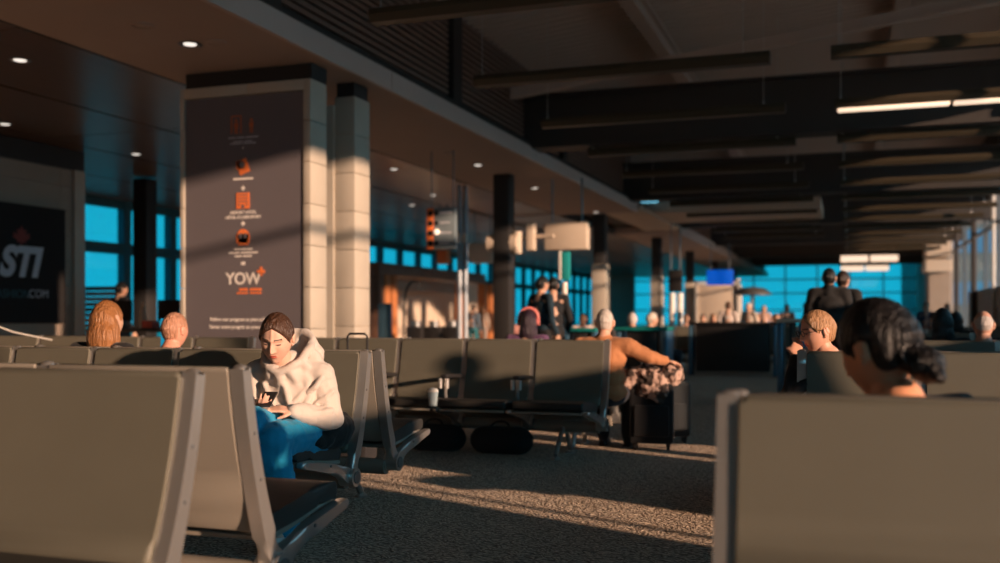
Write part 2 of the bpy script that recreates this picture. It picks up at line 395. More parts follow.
board = build('message_board', bx(-W+.06, -.095, .02, .1, .15, ZT-.13), boardm, pil, smooth=False)
pb = thing('stone_pilaster', 'slim square limestone pilaster right of the board pillar', 'pillar', (-5.6, 10.73, 0))
bm = BM(); courses(bm, -.27, 0, 0, .40, H+2.65, .46); build('stone_courses', bm, stone, pb)
build('dark_head', bx(-.25, -.02, .02, .38, H+2.65, ZS-.001), black, pb, smooth=False)
build('side_panel', bx(-.46, -.272, -.03, .3, 0, H+2.55), stone, pb, smooth=False)
# printing on the board; board faces -y
FX = (math.pi/2, 0, 0)
bxm = -(W/2)-.02           # board centre in pillar space
Zb = 11.3
def bz(py): return H-(py-317)/1000*11.28
def btext(s, py, size, m, **k): return text(s, size, m, board, (bxm+k.pop('dx', 0), .0185, bz(py)), FX, **k)
btext('YOW', 284, .185, whitep, bold=.004); btext('+', 277, .17, orangem, dx=.235, bold=.01)
btext('Follow our progress at yow.ca/YOW+', 321, .056, whitep, bold=.001); btext('Suivez notre progrès au yow.ca/YOW+', 328.5, .056, whitep, bold=.001)
btext('AIRPORT HOTEL', 213.5, .046, whitep, bold=.001); btext('HÔTEL À L’AÉROPORT', 218.3, .046, whitep, bold=.001)
btext('+', 190.5, .085, whitep, bold=.006); btext('+', 226, .085, whitep, bold=.006); btext('=', 266, .085, whitep, bold=.006)
btext('+', 149.5, .06, whitep)
def dashes(py, spans, m, h=.022):
    bm = BM()
    for a, c in spans: box(bm, bxm+a, bxm+c, .015, .021, bz(py)-h/2, bz(py)+h/2)
    build('small_print', bm, m, board, smooth=False)
dashes(137, [(-.19, -.1), (-.08, .02), (.04, .2)], greyp, .014); dashes(141, [(-.13, .0), (.02, .12)], greyp, .012); dashes(143, [(-.17, -.02), (.0, .17)], greyp, .012)
dashes(178.5, [(-.13, .13)], whitep, .022); dashes(249, [(-.12, -.03), (-.02, .04), (.05, .12)], whitep, .018); dashes(252.5, [(-.19, -.05), (-.03, .19)], whitep, .018); dashes(256, [(-.11, -.02), (.0, .11)], whitep, .018)
dashes(289.5, [(-.05, .06), (.09, .24)], orangem, .03); dashes(293, [(-.08, .06), (.09, .24)], orangem, .02)
def bi(fn, m=orangem, name='icon'):
    bm = BM(); fn(bm); return build(name, bm, m, board, smooth=False)
def icon_lift(bm):
    c = bz(124); x = bxm-.09
    box(bm, x-.07, x-.055, .015, .021, c-.1, c+.1); box(bm, x+.055, x+.07, .015, .021, c-.1, c+.1); box(bm, x-.07, x+.07, .015, .021, c+.09, c+.105)
    for xx in (x, x+.2):
        cyl(bm, (xx, .014, c+.045), (xx, .021, c+.045), .018, seg=12); box(bm, xx-.028, xx+.028, .015, .021, c-.03, c+.02); box(bm, xx-.02, xx-.004, .015, .021, c-.1, c-.03); box(bm, xx+.004, xx+.02, .015, .021, c-.1, c-.03)
bi(icon_lift, mat('dark_orange_print', (.55, .14, .05), .5))
def icon_pass(bm):
    c = bz(166); M0 = len(bm.verts)
    box(bm, -.07, .07, .014, .0205, -.085, .075)
    for v in bm.verts: v.co = Vector((bxm+v.co.x*math.cos(.35)-v.co.z*math.sin(.35), v.co.y, c+v.co.x*math.sin(.35)+v.co.z*math.cos(.35)))
    box(bm, bxm-.085, bxm+.02, .014, .0205, c-.03, c+.06)
bi(icon_pass); bm = BM(); cyl(bm, (bxm-.01, .0125, bz(164)), (bxm-.01, .0142, bz(164)), .035, seg=16); build('icon_centre', bm, boardm, board)
def icon_hotel(bm): c = bz(200); box(bm, bxm-.085, bxm+.085, .014, .0205, c-.095, c+.085)
bi(icon_hotel)
bm = BM(); c = bz(200)
for i in range(4):
    for j in range(4):
        if not (j == 3 and i in (1, 2)): box(bm, bxm-.062+i*.034, bxm-.04+i*.034, .0125, .0142, c+.05-j*.036, c+.066-j*.036)
box(bm, bxm-.018, bxm+.018, .0125, .0142, c-.09, c-.05); build('icon_windows', bm, boardm, board, smooth=False)
def icon_train(bm):
    c = bz(237.5); box(bm, bxm-.085, bxm+.085, .014, .0205, c-.06, c+.04); cyl(bm, (bxm, .014, c+.02), (bxm, .0205, c+.02), .078, seg=24); box(bm, bxm-.06, bxm+.06, .014, .0205, c-.085, c-.04)
bi(icon_train); bm = BM(); c = bz(237.5); box(bm, bxm-.05, bxm-.012, .0125, .0142, c-.005, c+.045); box(bm, bxm+.012, bxm+.05, .0125, .0142, c-.005, c+.045); build('icon_windows', bm, boardm, board, smooth=False)
# ------------------------------------------------------------------ far-left wall with the dark advertising board
xw = -12.5; yw1 = PX(83, xw)
bm = BM(); zz = H+2.5; n = 0
z = 0
while z < zz-.01:
    z2 = min(z+.42, zz); y = -1.0; k = 0
    while y < yw1-.25:
        box(bm, xw-.3, xw, y+.004, min(y+1.6, yw1-.25)-.004, z+.004, z2-.004); y += 1.6
    z = z2
struct('wall_left_inner', bm, wallst)
struct('trim_9', bx(xw-.32, xw+.05, yw1-.25, yw1, 0, zz), stone); struct('trim_10', bx(xw-.4, xw+.03, -1, yw1, zz, ZS+.02), black)
ys1 = PX(65, xw+.1); ys0 = ys1-5.2
def wz(py, y): Zq = -.3304*(xw+.1)+.9439*y; return H-(py-317)/1000*Zq
ad = thing('advertising_board', 'large black advertising board with pale slanted letters on the left wall', 'sign', (xw+.05, ys1, 0))
build('panel', bx(-.04, .06, ys0-ys1, 0, wz(323, ys1), wz(210, ys1)), blackb, ad, smooth=False)
WR = (math.pi/2, 0, math.pi/2)
ty = PX(38, xw+.12)
text('STI', .64, greyp, ad, (.065, ty-ys1+.02, wz(276, ty)), WR, 'RIGHT', shear=.28, xs=.95, bold=.03)
t1 = PX(49, xw+.12); text('.COM', .19, greyp, ad, (.065, t1-ys1, wz(298, t1)), WR, 'RIGHT', xs=.95)
t2 = PX(28, xw+.12); text('FASHION', .19, tealp, ad, (.065, t2-ys1+.05, wz(298, t2)), WR, 'RIGHT', xs=.95)
bm = BM(); yl = PX(22, xw+.12)-ys1; zl = wz(236, ys1+yl); leaf = [(0, .3), (.07, .16), (.16, .2), (.13, .03), (.27, .1), (.24, .0), (.3, -.03), (.12, -.14), (.14, -.2), (.02, -.17), (.015, -.3)]
pts = leaf+[(-a, c) for a, c in leaf[::-1]][:-1]
vs = [bm.verts.new((.066, yl+a*.62, zl+c*.55)) for a, c in pts]; f = bm.faces.new(vs); r = bmesh.ops.extrude_face_region(bm, geom=[f])
for v in r['geom']:
    if isinstance(v, bmesh.types.BMVert): v.co.x -= .01
build('leaf_emblem', bm, redp, ad, smooth=False)
# queue rope / cable stanchion seen bottom-left of the wall
bm = BM(); a = P(-25, 318, 9.5); c = P(52, 340, 9.5); tube(bm, [a, a.lerp(c, .5)+Vector((0, 0, -.03)), c], .007); 
st = tag(build('barrier_rope', bm, whitem), 'thin pale barrier rope sloping down in front of the left wall', 'rope')
# ------------------------------------------------------------------ ceiling lights
for i, (px, py, Z, dx) in enumerate(((190, 44, 0, 0), (330, 105, 0, 0), (478, 165, 0, 0), (535, 188, 0, 0), (596, 212, 0, 0), (20, 60, 0, 0), (5, 124, 0, 0), (136, 154, 0, 0), (142, 180, 0, 0), (394, 169, 0, 0), (433, 195, 0, 0), (412, 205, 0, 0))):
    veneer = i >= 5; zc = ZS+(.03 if veneer else 0); Z = (zc-H)*1000/(317-py); p = P(px, py, Z)
    if veneer and p.x > -7.7: p.x = -8.2
    if i == 1: continue
    lab = ['large round downlight in the plaster soffit above the board pillar', '', 'bright small downlight in the soffit nearest before the black column', 'small downlight in the soffit just past the nearest black column', 'small downlight in the soffit near the second black column', 'downlight in dark veneer ceiling, upper far left', 'downlight in dark veneer ceiling at the left frame edge', 'downlight in dark veneer ceiling left of the board pillar, upper one', 'downlight in dark veneer ceiling left of the board pillar, lower one', 'downlight in sunlit veneer ceiling right beside the slim pilaster', 'downlight in veneer ceiling above the direction sign, right one', 'downlight in veneer ceiling above the direction sign, left one'][i]
    t = thing('downlight', lab, 'ceiling light', (p.x, p.y, zc), 0, 'recessed downlights')
    bm = BM(); lathe(bm, [(.12, 0), (.125, -.006), (.10, -.010), (.09, -.004), (.085, .0)]); build('trim_ring', bm, alud, t)
    bm = BM()
    lathe(bm, [(.068, .0), (.066, -.008), (.045, -.012), (.03, -.007), (.02, -.013), (.004, -.015)])
    build('lamp', bm, lampd, t)
for i, (px, py) in enumerate(((142, 25), (216, 42), (450, 153))):
    Z = 2820/(317-py); p = P(px, py, Z); bm = BM()
    lathe(bm, [(.11, 0), (.11, -.012), (.09, -.016), (.085, -.01), (.06, -.01), (.055, -.016), (.02, -.016), (.0, -.012)])
    tag(build('ceiling_speaker', bm, soffm, loc=(p.x, p.y, ZS)), ['round flush ceiling speaker in the soffit, upper left', 'small flush ceiling speaker beside the large downlight', 'round flush ceiling speaker before the nearest black column'][i], 'speaker', 'flush ceiling speakers')
# suspended linear fixtures: lattice of rows every 2.85 m, left and right runs
names = ['first', 'second', 'third', 'fourth', 'fifth', 'sixth', 'seventh', 'eighth', 'ninth', 'tenth', 'eleventh', 'twelfth', 'thirteenth', 'fourteenth', 'fifteenth']
for r_ in range(14):
    y = 8.82+2.85*r_
    for side_, (xa, xb) in enumerate(((-4.4, -.85), (-.2, 3.6))):
        if y > 40 and side_ == 0: continue
        lit = side_ == 1 and r_ in (2,)
        t = thing('linear_light', '%s long bronze hanging light in the %s run, %s from the camera%s' % ('lit' if lit else 'unlit', ('left', 'right')[side_], names[r_], ', glowing warm' if lit else ''), 'ceiling light', ((xa+xb)/2, y, H+2.86), 0, 'hanging linear lights across the hall')
        L = (xb-xa)/2; bm = BM()
        pr = [(-.07, 0), (.07, 0), (.11, .07), (.09, .13), (-.09, .13), (-.11, .07)]
        A = [bm.verts.new((-L, a, c)) for a, c in pr]; B = [bm.verts.new((L, a, c)) for a, c in pr]
        for i in range(6): bm.faces.new((A[i], A[(i+1) % 6], B[(i+1) % 6], B[i]))
        bm.faces.new(A); bm.faces.new(B); build('housing', bm, fixm, t, smooth=False)
        for sx in (-L+.08, L-.3):
            bm = BM(); cyl(bm, (sx, 0, .12), (sx, 0, roofz(t.location.x+sx)-t.location.z), .005, seg=6); cyl(bm, (sx, 0, .11), (sx, 0, .16), .018, seg=10); build('suspension_rod', bm, alu, t)
        if lit or (r_ % 2 == 0):
            for a, c in ((-L+.04, -.45), (-.40, L-.04)) if lit else ():
                build('tube_lamp', bx(a, c, -.075, .075, -.04, -.003, .01), lampw, t)
for i, Z in enumerate((45, 54)):
    p0 = P(842, 254+9*i+5, Z)
    t = thing('linear_light', ['lit hanging light far down the hall, upper of the bright pair', 'lit hanging light far down the hall, lower of the bright pair'][i], 'ceiling light', (p0.x+1.15, p0.y, H+2.72), 0, 'hanging linear lights across the hall')
    build('housing', bx(-1.3, 1.3, -.1, .1, .03, .15), fixm, t, smooth=False)
    for a, c in ((-1.2, -.05), (.05, 1.2)): build('tube_lamp', bx(a, c, -.1, .1, -.25, .03, .02), lampw, t)
    for sx in (-1, 1):
        bm = BM(); cyl(bm, (sx, 0, .1), (sx, 0, roofz(t.location.x)-t.location.z), .01, seg=6); build('suspension_rod', bm, alu, t)
# ------------------------------------------------------------------ benches
FR = smoothpts([(-.53, .405, .030), (-.36, .375, .045), (-.16, .33, .062), (-.02, .275, .085)], 4)
BK = smoothpts([(-.01, .27, .085), (.045, .37, .07), (.10, .52, .058), (.15, .70, .052), (.185, .87, .048), (.20, .965, .045)], 5)
CU = smoothpts([(.02, .40, .05), (.055, .455, .05), (.10, .56, .055), (.14, .70, .055), (.172, .85, .055), (.188, .955, .05)], 4)
SE = smoothpts([(-.53, .45, .06), (-.38, .45, .075), (-.2, .425, .075), (-.03, .405, .065)], 4)
def bench(loc, n, w, name_label, group, flip=False, arms=False, cheap=False, ends=(True, True)):
    """right end at loc (x), row runs to -x; seats face -y (flip: +y)"""
    t = thing('bench', name_label, 'bench', loc, math.pi if flip else 0, group)
    L = n*w
    s = 1 if not flip else -1
    X0 = -L if not flip else 0.0; X1 = 0.0 if not flip else L
    for k in range(n+1):
        x = X0+k*w
        bm = BM(); ribbon(bm, BK, x-.026, x+.026, .019, 0, 3); ribbon(bm, FR, x-.022, x+.022, .013, 0, 3)
        cyl(bm, (x-.045, 0, .27), (x+.045, 0, .27), .052)
        f = build('side_frame', bm, alu, t)
        if not cheap:
            bm = BM(); cyl(bm, (x-.05, 0, .27), (x+.05, 0, .27), .034); build('end_cap', bm, alud, f)
            for (yy, zz_) in ((.118, .585), (.155, .74), (-.25, .365)):
                bm = BM(); cyl(bm, (x-.0275, yy, zz_), (x+.0275, yy, zz_), .007, seg=10); build('bolt', bm, alud, f)
        if arms and 0 < k < n:
            bm = BM(); ribbon(bm, [(-.34, .66, .035), (-.15, .655, .035), (.08, .64, .035)], x-.028, x+.028, .012); a = build('armrest', bm, blackv, t)
            bm = BM(); tube(bm, [(x, -.30, .64), (x, -.29, .50), (x, -.24, .40)], .014); tube(bm, [(x-.03, -.33, .64), (x-.03, -.33, .56)], .016); tube(bm, [(x+.03, -.33, .64), (x+.03, -.33, .56)], .016); build('armrest_post', bm, alu, a)
    for k in range(n):
        a = X0+k*w+.028; b2 = X0+(k+1)*w-.028
        bm = BM(); ribbon(bm, CU, a, b2, .018, 0, 3); build('backrest', bm, olive, t)
        bm = BM(); ribbon(bm, [(y+.034, z, .014) for y, z, q in CU], a+.004, b2-.004, .005); build('back_shell', bm, shell, t)
        bm = BM(); ribbon(bm, SE, a, b2, .02, 0, 3); build('seat', bm, seatv, t)
        if not cheap:
            bm = BM(); ribbon(bm, [(y, z-.05, .02) for y, z, q in SE], a+.01, b2-.01, .006); build('seat_shell', bm, shell, t)
    bm = BM(); cyl(bm, (X0+.03, .03, .245), (X1-.03, .03, .245), .048); build('beam', bm, shell, t)
    for x in (X0+.33, X1-.33):
        bm = BM(); tube(bm, smoothpts([(x, .02, .25), (x, -.10, .16), (x, -.22, .03)], 3), .021); tube(bm, smoothpts([(x, .04, .25), (x, .14, .16), (x, .22, .03)], 3), .021)
        lathe(bm, [(.04, 0), (.04, .012), (.02, .03)], (x, -.225, 0)); lathe(bm, [(.04, 0), (.04, .012), (.02, .03)], (x, .225, 0))
        build('leg', bm, alu, t)
    return t
G = 'rows of beam seating'
bench((-1.88, 2.36, 0), 2, .80, 'large near olive bench at the lower left, facing the camera', G).scale.z = 1.03
bench((-1.90, 3.03, 0), 2, .80, 'near bench at the lower left facing away, its tan back shell and blue-lit arm showing', G, flip=True).scale.z = 1.03
bench((2.16, 2.22, 0), 3, .81, 'nearest olive bench at the lower right, its broad back filling the corner', G).scale.z = 1.012
bench((2.16, 2.84, 0), 3, .81, 'bench directly behind the lower right bench, facing away, where the dark haired woman sits', G, flip=True)
bench((-2.60, 4.92, 0), 5, .63, 'bench the woman in the cream hoodie sits on', G)
bench((-2.62, 5.52, 0), 5, .63, 'bench backing onto the hoodie woman\'s bench, with tan shell and round beam cap in view', G, flip=True)
bench((-1.91, 7.98, 0), 5, .63, 'long olive bench across the aisle with chrome armrests and a cup', G, arms=True)
bench((-1.93, 8.58, 0), 5, .63, 'bench the man in the orange sweater sits on, facing away', G, flip=True, cheap=True)
bench((-5.35, 7.98, 0), 5, .63, 'olive bench in the second row, left part below the message board', G, arms=True, cheap=True)
bench((2.26, 5.80, 0), 4, .63, 'bench on the right facing the camera, behind the dark haired woman', G, cheap=True)
bench((2.26, 6.42, 0), 4, .63, 'bench on the right facing away, where the woman with glasses sits', G, flip=True, cheap=True)
bench((3.0, 8.6, 0), 4, .63, 'farther olive bench at the right frame edge', G, cheap=True)
bench((3.0, 9.2, 0), 4, .63, 'bench behind the farther right bench, facing away', G, flip=True, cheap=True)
for i, (x, y, d) in enumerate(((2.6, 12.8, 'third row right of the aisle'), (3.0, 17, 'fourth row by the right windows'), (-1.0, 21, 'fifth row in the dim hall, left part'), (3.0, 22, 'fifth row by the right windows'))):
    t = bench((x, y, 0), 5, .62, 'dim distant bench, %s' % d, G, cheap=True)
# ------------------------------------------------------------------ people
def gs(v, s): return math.exp(-(v/s)**2)
def sst(a, b_, v): t = max(0, min(1, (v-a)/(b_-a))); return t*t*(3-2*t)
def headpos(d, feat=True):
    x, y, z = d
    X = .075*x; Z = .118*z; Y = .098*y
    if y < 0: Y = -.096*(-y)**.72*(1 if z > -.2 else 1)
    if z < 0:
        X *= 1-.26*(-z)**1.6
        if y > 0: Y *= 1-.38*(-z)
    X *= 1-.05*max(0, -y)
    if z > 0 and y > 0: Y *= 1.04
    tint = None
    if feat and y < -.05:
        f = sst(.05, .45, -y); a = abs(X); n = 0
        if Z > -.018: amp = .004+.022*sst(.034, -.018, Z); wd = .0075+.005*sst(.02, -.018, Z)
        else: amp = .026*sst(-.034, -.019, Z); wd = .0135
        n += amp*gs(X, wd) + .007*gs(a-.011, .006)*gs(Z+.021, .008)
        n += -.012*gs(a-.031, .015)*gs(Z-.019, .011)+.0075*gs(a-.032, .012)*gs(Z-.017, .007)
        n += .0045*gs(Z-.037, .008)*gs(X, .05)
        n += .0065*gs(X, .021)*gs(Z+.0475, .0045)+.0075*gs(X, .018)*gs(Z+.058, .005)-.004*gs(X, .024)*gs(Z+.0525, .002)
        n += .009*gs(X, .019)*gs(Z+.092, .015)+.004*gs(a-.045, .02)*gs(Z+.012, .022)
        Y -= n*f
        if f > .4:
            if gs(X/.022, 1)*max(gs(Z+.048, .006), gs(Z+.0575, .006)) > .42: tint = 'lip'
            if .013 < a < .049 and abs(Z-.0405+.10*(a-.03)**2*30) < .0035: tint = 'brow'
            if .019 < a < .045 and abs(Z-.0125+12*(a-.032)**2*-1) < .0022: tint = 'lash'
    return Vector((X, Y, Z)), tint
def sphere_dirs(seg, rings):
    yield (0, 0, 1)
    for r in range(1, rings):
        ph = math.pi*r/rings
        for s in range(seg):
            th = 2*math.pi*s/seg; yield (math.sin(ph)*math.cos(th), math.sin(ph)*math.sin(th), math.cos(ph))
    yield (0, 0, -1)
def sphere_faces(bm, vs, seg, rings):
    for s in range(seg): bm.faces.new((vs[0], vs[1+s], vs[1+(s+1) % seg]))
    for r in range(rings-2):
        for s in range(seg):
            a = 1+r*seg; c = a+seg; bm.faces.new((vs[a+s], vs[c+s], vs[c+(s+1) % seg], vs[a+(s+1) % seg]))
    a = 1+(rings-2)*seg
    for s in range(seg): bm.faces.new((vs[a+(s+1) % seg], vs[a+s], vs[-1]))
def hairmask(d, style):
    x, y, z = d; t = sst(-.55, .75, -y)
    thr = -.62+1.30*t**1.1
    if style == 'fringe': thr -= .15*t
    if style == 'balding': thr = -.45+1.0*sst(-.9, .2, -y)+max(0, z-.30)*3
    if style != 'balding': thr -= .42*abs(x)**1.5*t
    else: thr = min(thr, 9)
    m = sst(thr-.03, thr+.16, z)
    return m*(1-.95*gs(y-.12, .3)*sst(.2, .05, z)*sst(.6, .8, abs(x)))
def hair_bm(M, style, seg=48, rings=40, thick=.013):
    bm = BM(); vs = []
    for d in sphere_dirs(seg, rings):
        p, _ = headpos(d, False); m = hairmask(d, style); nz_ = .0010*math.sin(d[0]*23+d[2]*9)*math.cos(d[1]*17)
        tk = thick*(.35+.65*sst(.9, -.3, -d[1])); p = p*(1+(tk*m-.012*(1-m)+nz_*m)/.095); vs.append(bm.verts.new(M @ p))
    sphere_faces(bm, vs, seg, rings)
    if style == 'balding':
        pass
    return bm
def limbs(bm, pts, rs):
    for i in range(len(pts)-1): cap(bm, pts[i], pts[i+1], rs[i], rs[i+1])
def hand(bm, w, d, nrm, side, curl=.5, s=1.0, r=.0085):
    """w wrist, d pointing direction, nrm palm normal, side=+1 thumb on d x nrm side"""
    d = Vector(d).normalized(); nrm = (Vector(nrm)-d*Vector(nrm).dot(d)).normalized(); t = d.cross(nrm)*side; w = Vector(w)
    for k in range(4):
        o = (-.03+.02*k)*s; base = w+t*(-o)*1.0+d*(.085-.006*abs(k-1))*s
        cap(bm, w+t*(-o*.55)+d*.01*s, base, .0125*s, .0105*s, 10, 2)
        a = 0; p = base
        for j, ln in enumerate((.042, .026, .022)):
            a += curl*(.5 if j == 0 else .75); ln *= (1, 1.08, 1, .8)[k]*s
            q = p+(d*math.cos(a)+nrm*math.sin(a))*ln; cap(bm, p, q, (r-.0007*j)*s, (r-.0007*(j+1))*s, 10, 2); p = q
    p = w+t*.022*s+d*.02*s; q = p+(t*.7+d*.6+nrm*.25).normalized()*.045*s; cap(bm, p, q, .013*s, .0105*s, 10, 2)
    cap(bm, q, q+(d*.9+nrm*(.3+curl*.4)+t*.1).normalized()*.035*s, .0105*s, .0085*s, 10, 2)
def M3(loc, rx=0, ry=0, rz=0, s=1): return Matrix.Translation(Vector(loc)) @ Euler((rx, ry, rz)).to_matrix().to_4x4() @ Matrix.Scale(s, 4)
SIT = dict(hip=(.09, 0, .50), knee=(.12, -.45, .52), ankle=(.11, -.42, .09), sh=(.18, .05, .915), el=(.25, .02, .64), wr=(.13, -.22, .60), neck=(0, .04, .965), head=(0, .0, 1.10), pelvis=(0, .02, .50), chest=(0, .05, .78))
STAND = dict(hip=(.09, 0, .92), knee=(.11, -.03, .50), ankle=(.12, .03, .08), sh=(.18, 0, 1.435), el=(.25, .03, 1.12), wr=(.22, -.12, .90), neck=(0, 0, 1.49), head=(0, -.03, 1.62), pelvis=(0, 0, .95), chest=(0, 0, 1.28))
def J2(J):
    J = dict(J)
    for k in ('hip', 'knee', 'ankle', 'sh', 'el', 'wr'):
        if k in J:
            a = J.pop(k); J[k+'L'] = J.get(k+'L', a); J[k+'R'] = J.get(k+'R', (-a[0], a[1], a[2]))
    return J
def body_mesh(J, vox, hM, seg=40, rings=34, handspec=None, sleeves=True):
    bm = BM(); V = Vector
    hd = V(J['head']); cap(bm, V(J['neck'])-V((0, 0, .05)), hd+V((0, .015, -.05)), .056, .052)
    limbs(bm, [J['neck'], J['chest'], J['pelvis']], [.07, .12, .12])
    for s in 'LR':
        limbs(bm, [J['chest'], J['sh'+s], J['el'+s], J['wr'+s]], [.08, .048, .036, .024])
        limbs(bm, [J['pelvis'], J['hip'+s], J['knee'+s], J['ankle'+s]], [.1, .07, .05, .033])
        a = V(J['ankle'+s]); cap(bm, a, a+V((0, -.12, -.04)), .032, .025)
        if handspec and s in handspec: hand(bm, J['wr'+s], *handspec[s])
        else:
            w = V(J['wr'+s]); d = (w-V(J['el'+s])).normalized(); hand(bm, w, d, (0, 0, -1) if abs(d.z) < .7 else (-1 if s == 'L' else 1, 0, 0), 1 if s == 'L' else -1, .45, 1.0, .0095)
    return bake(bm, vox, 3)
def add_head(me, hM, seg, rings, skin, ears=True):
    bm = BM(); bm.from_mesh(me); col = bm.verts.layers.float_color.new('tint'); tints = {}
    vs = []
    for d in sphere_dirs(seg, rings):
        p, t = headpos(d); v = bm.verts.new(hM @ p); vs.append(v)
        if t: tints[v] = t
    sphere_faces(bm, vs, seg, rings)
    if ears:
        for s in (-1, 1):
            for (c, r) in (((s*.077, .012, -.002), (.010, .019, .031)), ((s*.081, .022, .006), (.007, .014, .022)), ((s*.075, .004, -.024), (.008, .010, .011))):
                nb = len(bm.verts); bmesh.ops.create_uvsphere(bm, u_segments=14, v_segments=10, radius=1, matrix=hM @ Matrix.Translation(Vector(c)) @ Euler((.15, 0, s*.35)).to_matrix().to_4x4() @ Matrix.Diagonal((*r, 1)))
    for v in bm.verts: v[col] = (*skin, 1)
    for v, t in tints.items():
        v[col] = {'lip': (skin[0]*.62, skin[1]*.22, skin[2]*.2, 1), 'brow': (.06, .03, .02, 1), 'lash': (.03, .018, .015, 1)}[t]
    bmesh.ops.recalc_face_normals(bm, faces=bm.faces)
    o = bpy.data.meshes.new('body'); bm.to_mesh(o); bm.free(); o.polygons.foreach_set('use_smooth', [True]*len(o.polygons)); return o
def top_mesh(J, vox, bulk=1.0, disp=.07, dstr=.02):
    bm = BM(); V = Vector; c = V(J['chest']); p = V(J['pelvis'])
    ell(bm, c, (.165*bulk, .115*bulk, .17)); ell(bm, c.lerp(p, .5), (.155*bulk, .12*bulk, .17)); ell(bm, p+V((0, 0, .03)), (.17*bulk, .13*bulk, .10))
    cap(bm, V(J['neck'])+V((0, 0, -.06)), V(J['neck'])+V((0, 0, -.01)), .085*bulk, .065*bulk)
    for s in 'LR':
        sh = V(J['sh'+s]); limbs(bm, [V(J['neck'])+V((0, 0, -.06)), sh], [.065*bulk, .062*bulk])
        limbs(bm, [sh, J['el'+s], V(J['el'+s]).lerp(V(J['wr'+s]), .95)], [.063*bulk, .052*bulk, .038*bulk])
    return bake(bm, vox, 4, disp, dstr)
def trouser_mesh(J, vox, disp=.06, dstr=.015):
    bm = BM(); V = Vector; ell(bm, V(J['pelvis']), (.165, .135, .105))
    for s in 'LR': limbs(bm, [V(J['pelvis']).lerp(V(J['hip'+s]), .8), J['hip'+s], J['knee'+s], V(J['ankle'+s])+V((0, 0, .02))], [.10, .093, .068, .055])
    return bake(bm, vox, 4, disp, dstr)
def shoe_mesh(J, s, vox=.008):
    bm = BM(); a = Vector(J['ankle'+s]); t = Vector((0, -1, 0))
    ell(bm, a+Vector((0, -.01, -.025)), (.042, .05, .05)); ell(bm, a+Vector((0, -.10, -.045)), (.044, .09, .03)); box(bm, a.x-.042, a.x+.042, a.y-.18, a.y+.045, a.z-.08, a.z-.055, .008)
    return bake(bm, vox, 2)
COL = {}
def cmat(kind, c):
    k = (kind, c)
    if k not in COL:
        nm = kind+'_'+str(len(COL))
        if kind == 'skin': m = mat(nm, c, .5, attr=True, bump=.03, bscale=150, var=.08, vscale=20); m.node_tree.nodes['Principled BSDF'].inputs['Subsurface Weight'].default_value = .08; m.node_tree.nodes['Principled BSDF'].inputs['Subsurface Radius'].default_value = (.02, .008, .004)
        elif kind == 'hair': m = mat(nm, c, .38, bump=.9, bscale=90, var=.45, vscale=70, stretch=(1, 1, .10), spec=.4)
        elif kind == 'denim': m = mat(nm, c, .85, bump=.15, bscale=300, var=.12, vscale=9, sheen=.1)
        else: m = mat(nm, c, .85, bump=.12, bscale=140, var=.08, vscale=8, sheen=.1)
        COL[k] = m
    return COL[k]
CACHE = {}
def linko(name, me, m, parent):
    o = bpy.data.objects.new(name, me); C.objects.link(o); o.parent = parent
    if not me.materials: me.materials.append(None)
    o.material_slots[0].link = 'OBJECT'; o.material_slots[0].material = m; return o
SK = (.62, .36, .25)
def person(label, loc, rz, pose='sit', skin=SK, hair=(.06, .035, .02), top=(.05, .05, .06), bot=(.03, .035, .05), style='short', hrot=(0, 0, 0), J=None, bulk=1.0, key=None, vox=.014, group='travellers waiting in the hall', scale=1.0, seg=36, thick=.014, hs=1.0):
    t = thing('person', label, 'person', loc, rz, group); t.scale = (scale,)*3
    JJ = J2({**(SIT if pose == 'sit' else STAND), **(J or {})}); k = key or (pose, bulk)
    hM = M3(JJ['head'], *hrot, s=hs) if len(hrot) == 3 else M3(JJ['head'], s=hs)
    if k not in CACHE:
        CACHE[k] = dict(body=body_mesh(JJ, vox, hM), top=top_mesh(JJ, vox, bulk), bot=trouser_mesh(JJ, vox), sl=shoe_mesh(JJ, 'L', .012), sr=shoe_mesh(JJ, 'R', .012))
    K = CACHE[k]
    hk = (k, 'h', hrot, skin, hs)
    if hk not in CACHE: CACHE[hk] = add_head(K['body'], hM, seg, int(seg*.85), skin)
    linko('body', CACHE[hk], cmat('skin', skin), t)
    linko('jacket', K['top'], cmat('cloth', top), t); linko('trousers', K['bot'], cmat('denim', bot), t)
    linko('shoe', K['sl'], blackv, t); linko('shoe', K['sr'], blackv, t)
    if style != 'bald':
        st = 'balding' if style == 'balding' else ('fringe' if style == 'long' else 'short')
        bm = hair_bm(hM, st, thick=thick if style != 'balding' else .006)
        if style in ('bun', 'pony'): ell(bm, hM @ Vector((0, .115, .02)), (.04, .04, .045))
        if style == 'pony': cap(bm, hM @ Vector((0, .12, 0)), hM @ Vector((0, .13, -.16)), .03, .014)
        hb = build('hair', bm, cmat('hair', hair), t)
        if style == 'long':
            bm = BM()
            ell(bm, hM @ Vector((0, .045, -.02)), (.092, .07, .12)); ell(bm, hM @ Vector((0, .07, -.12)), (.098, .055, .12)); ell(bm, hM @ Vector((.065, .02, -.11)), (.028, .045, .12)); ell(bm, hM @ Vector((-.065, .02, -.11)), (.028, .045, .12))
            me = bake(bm, .008, 3, .03, .008); h2 = link('long_hair', me, cmat('hair', hair), t)
    return t
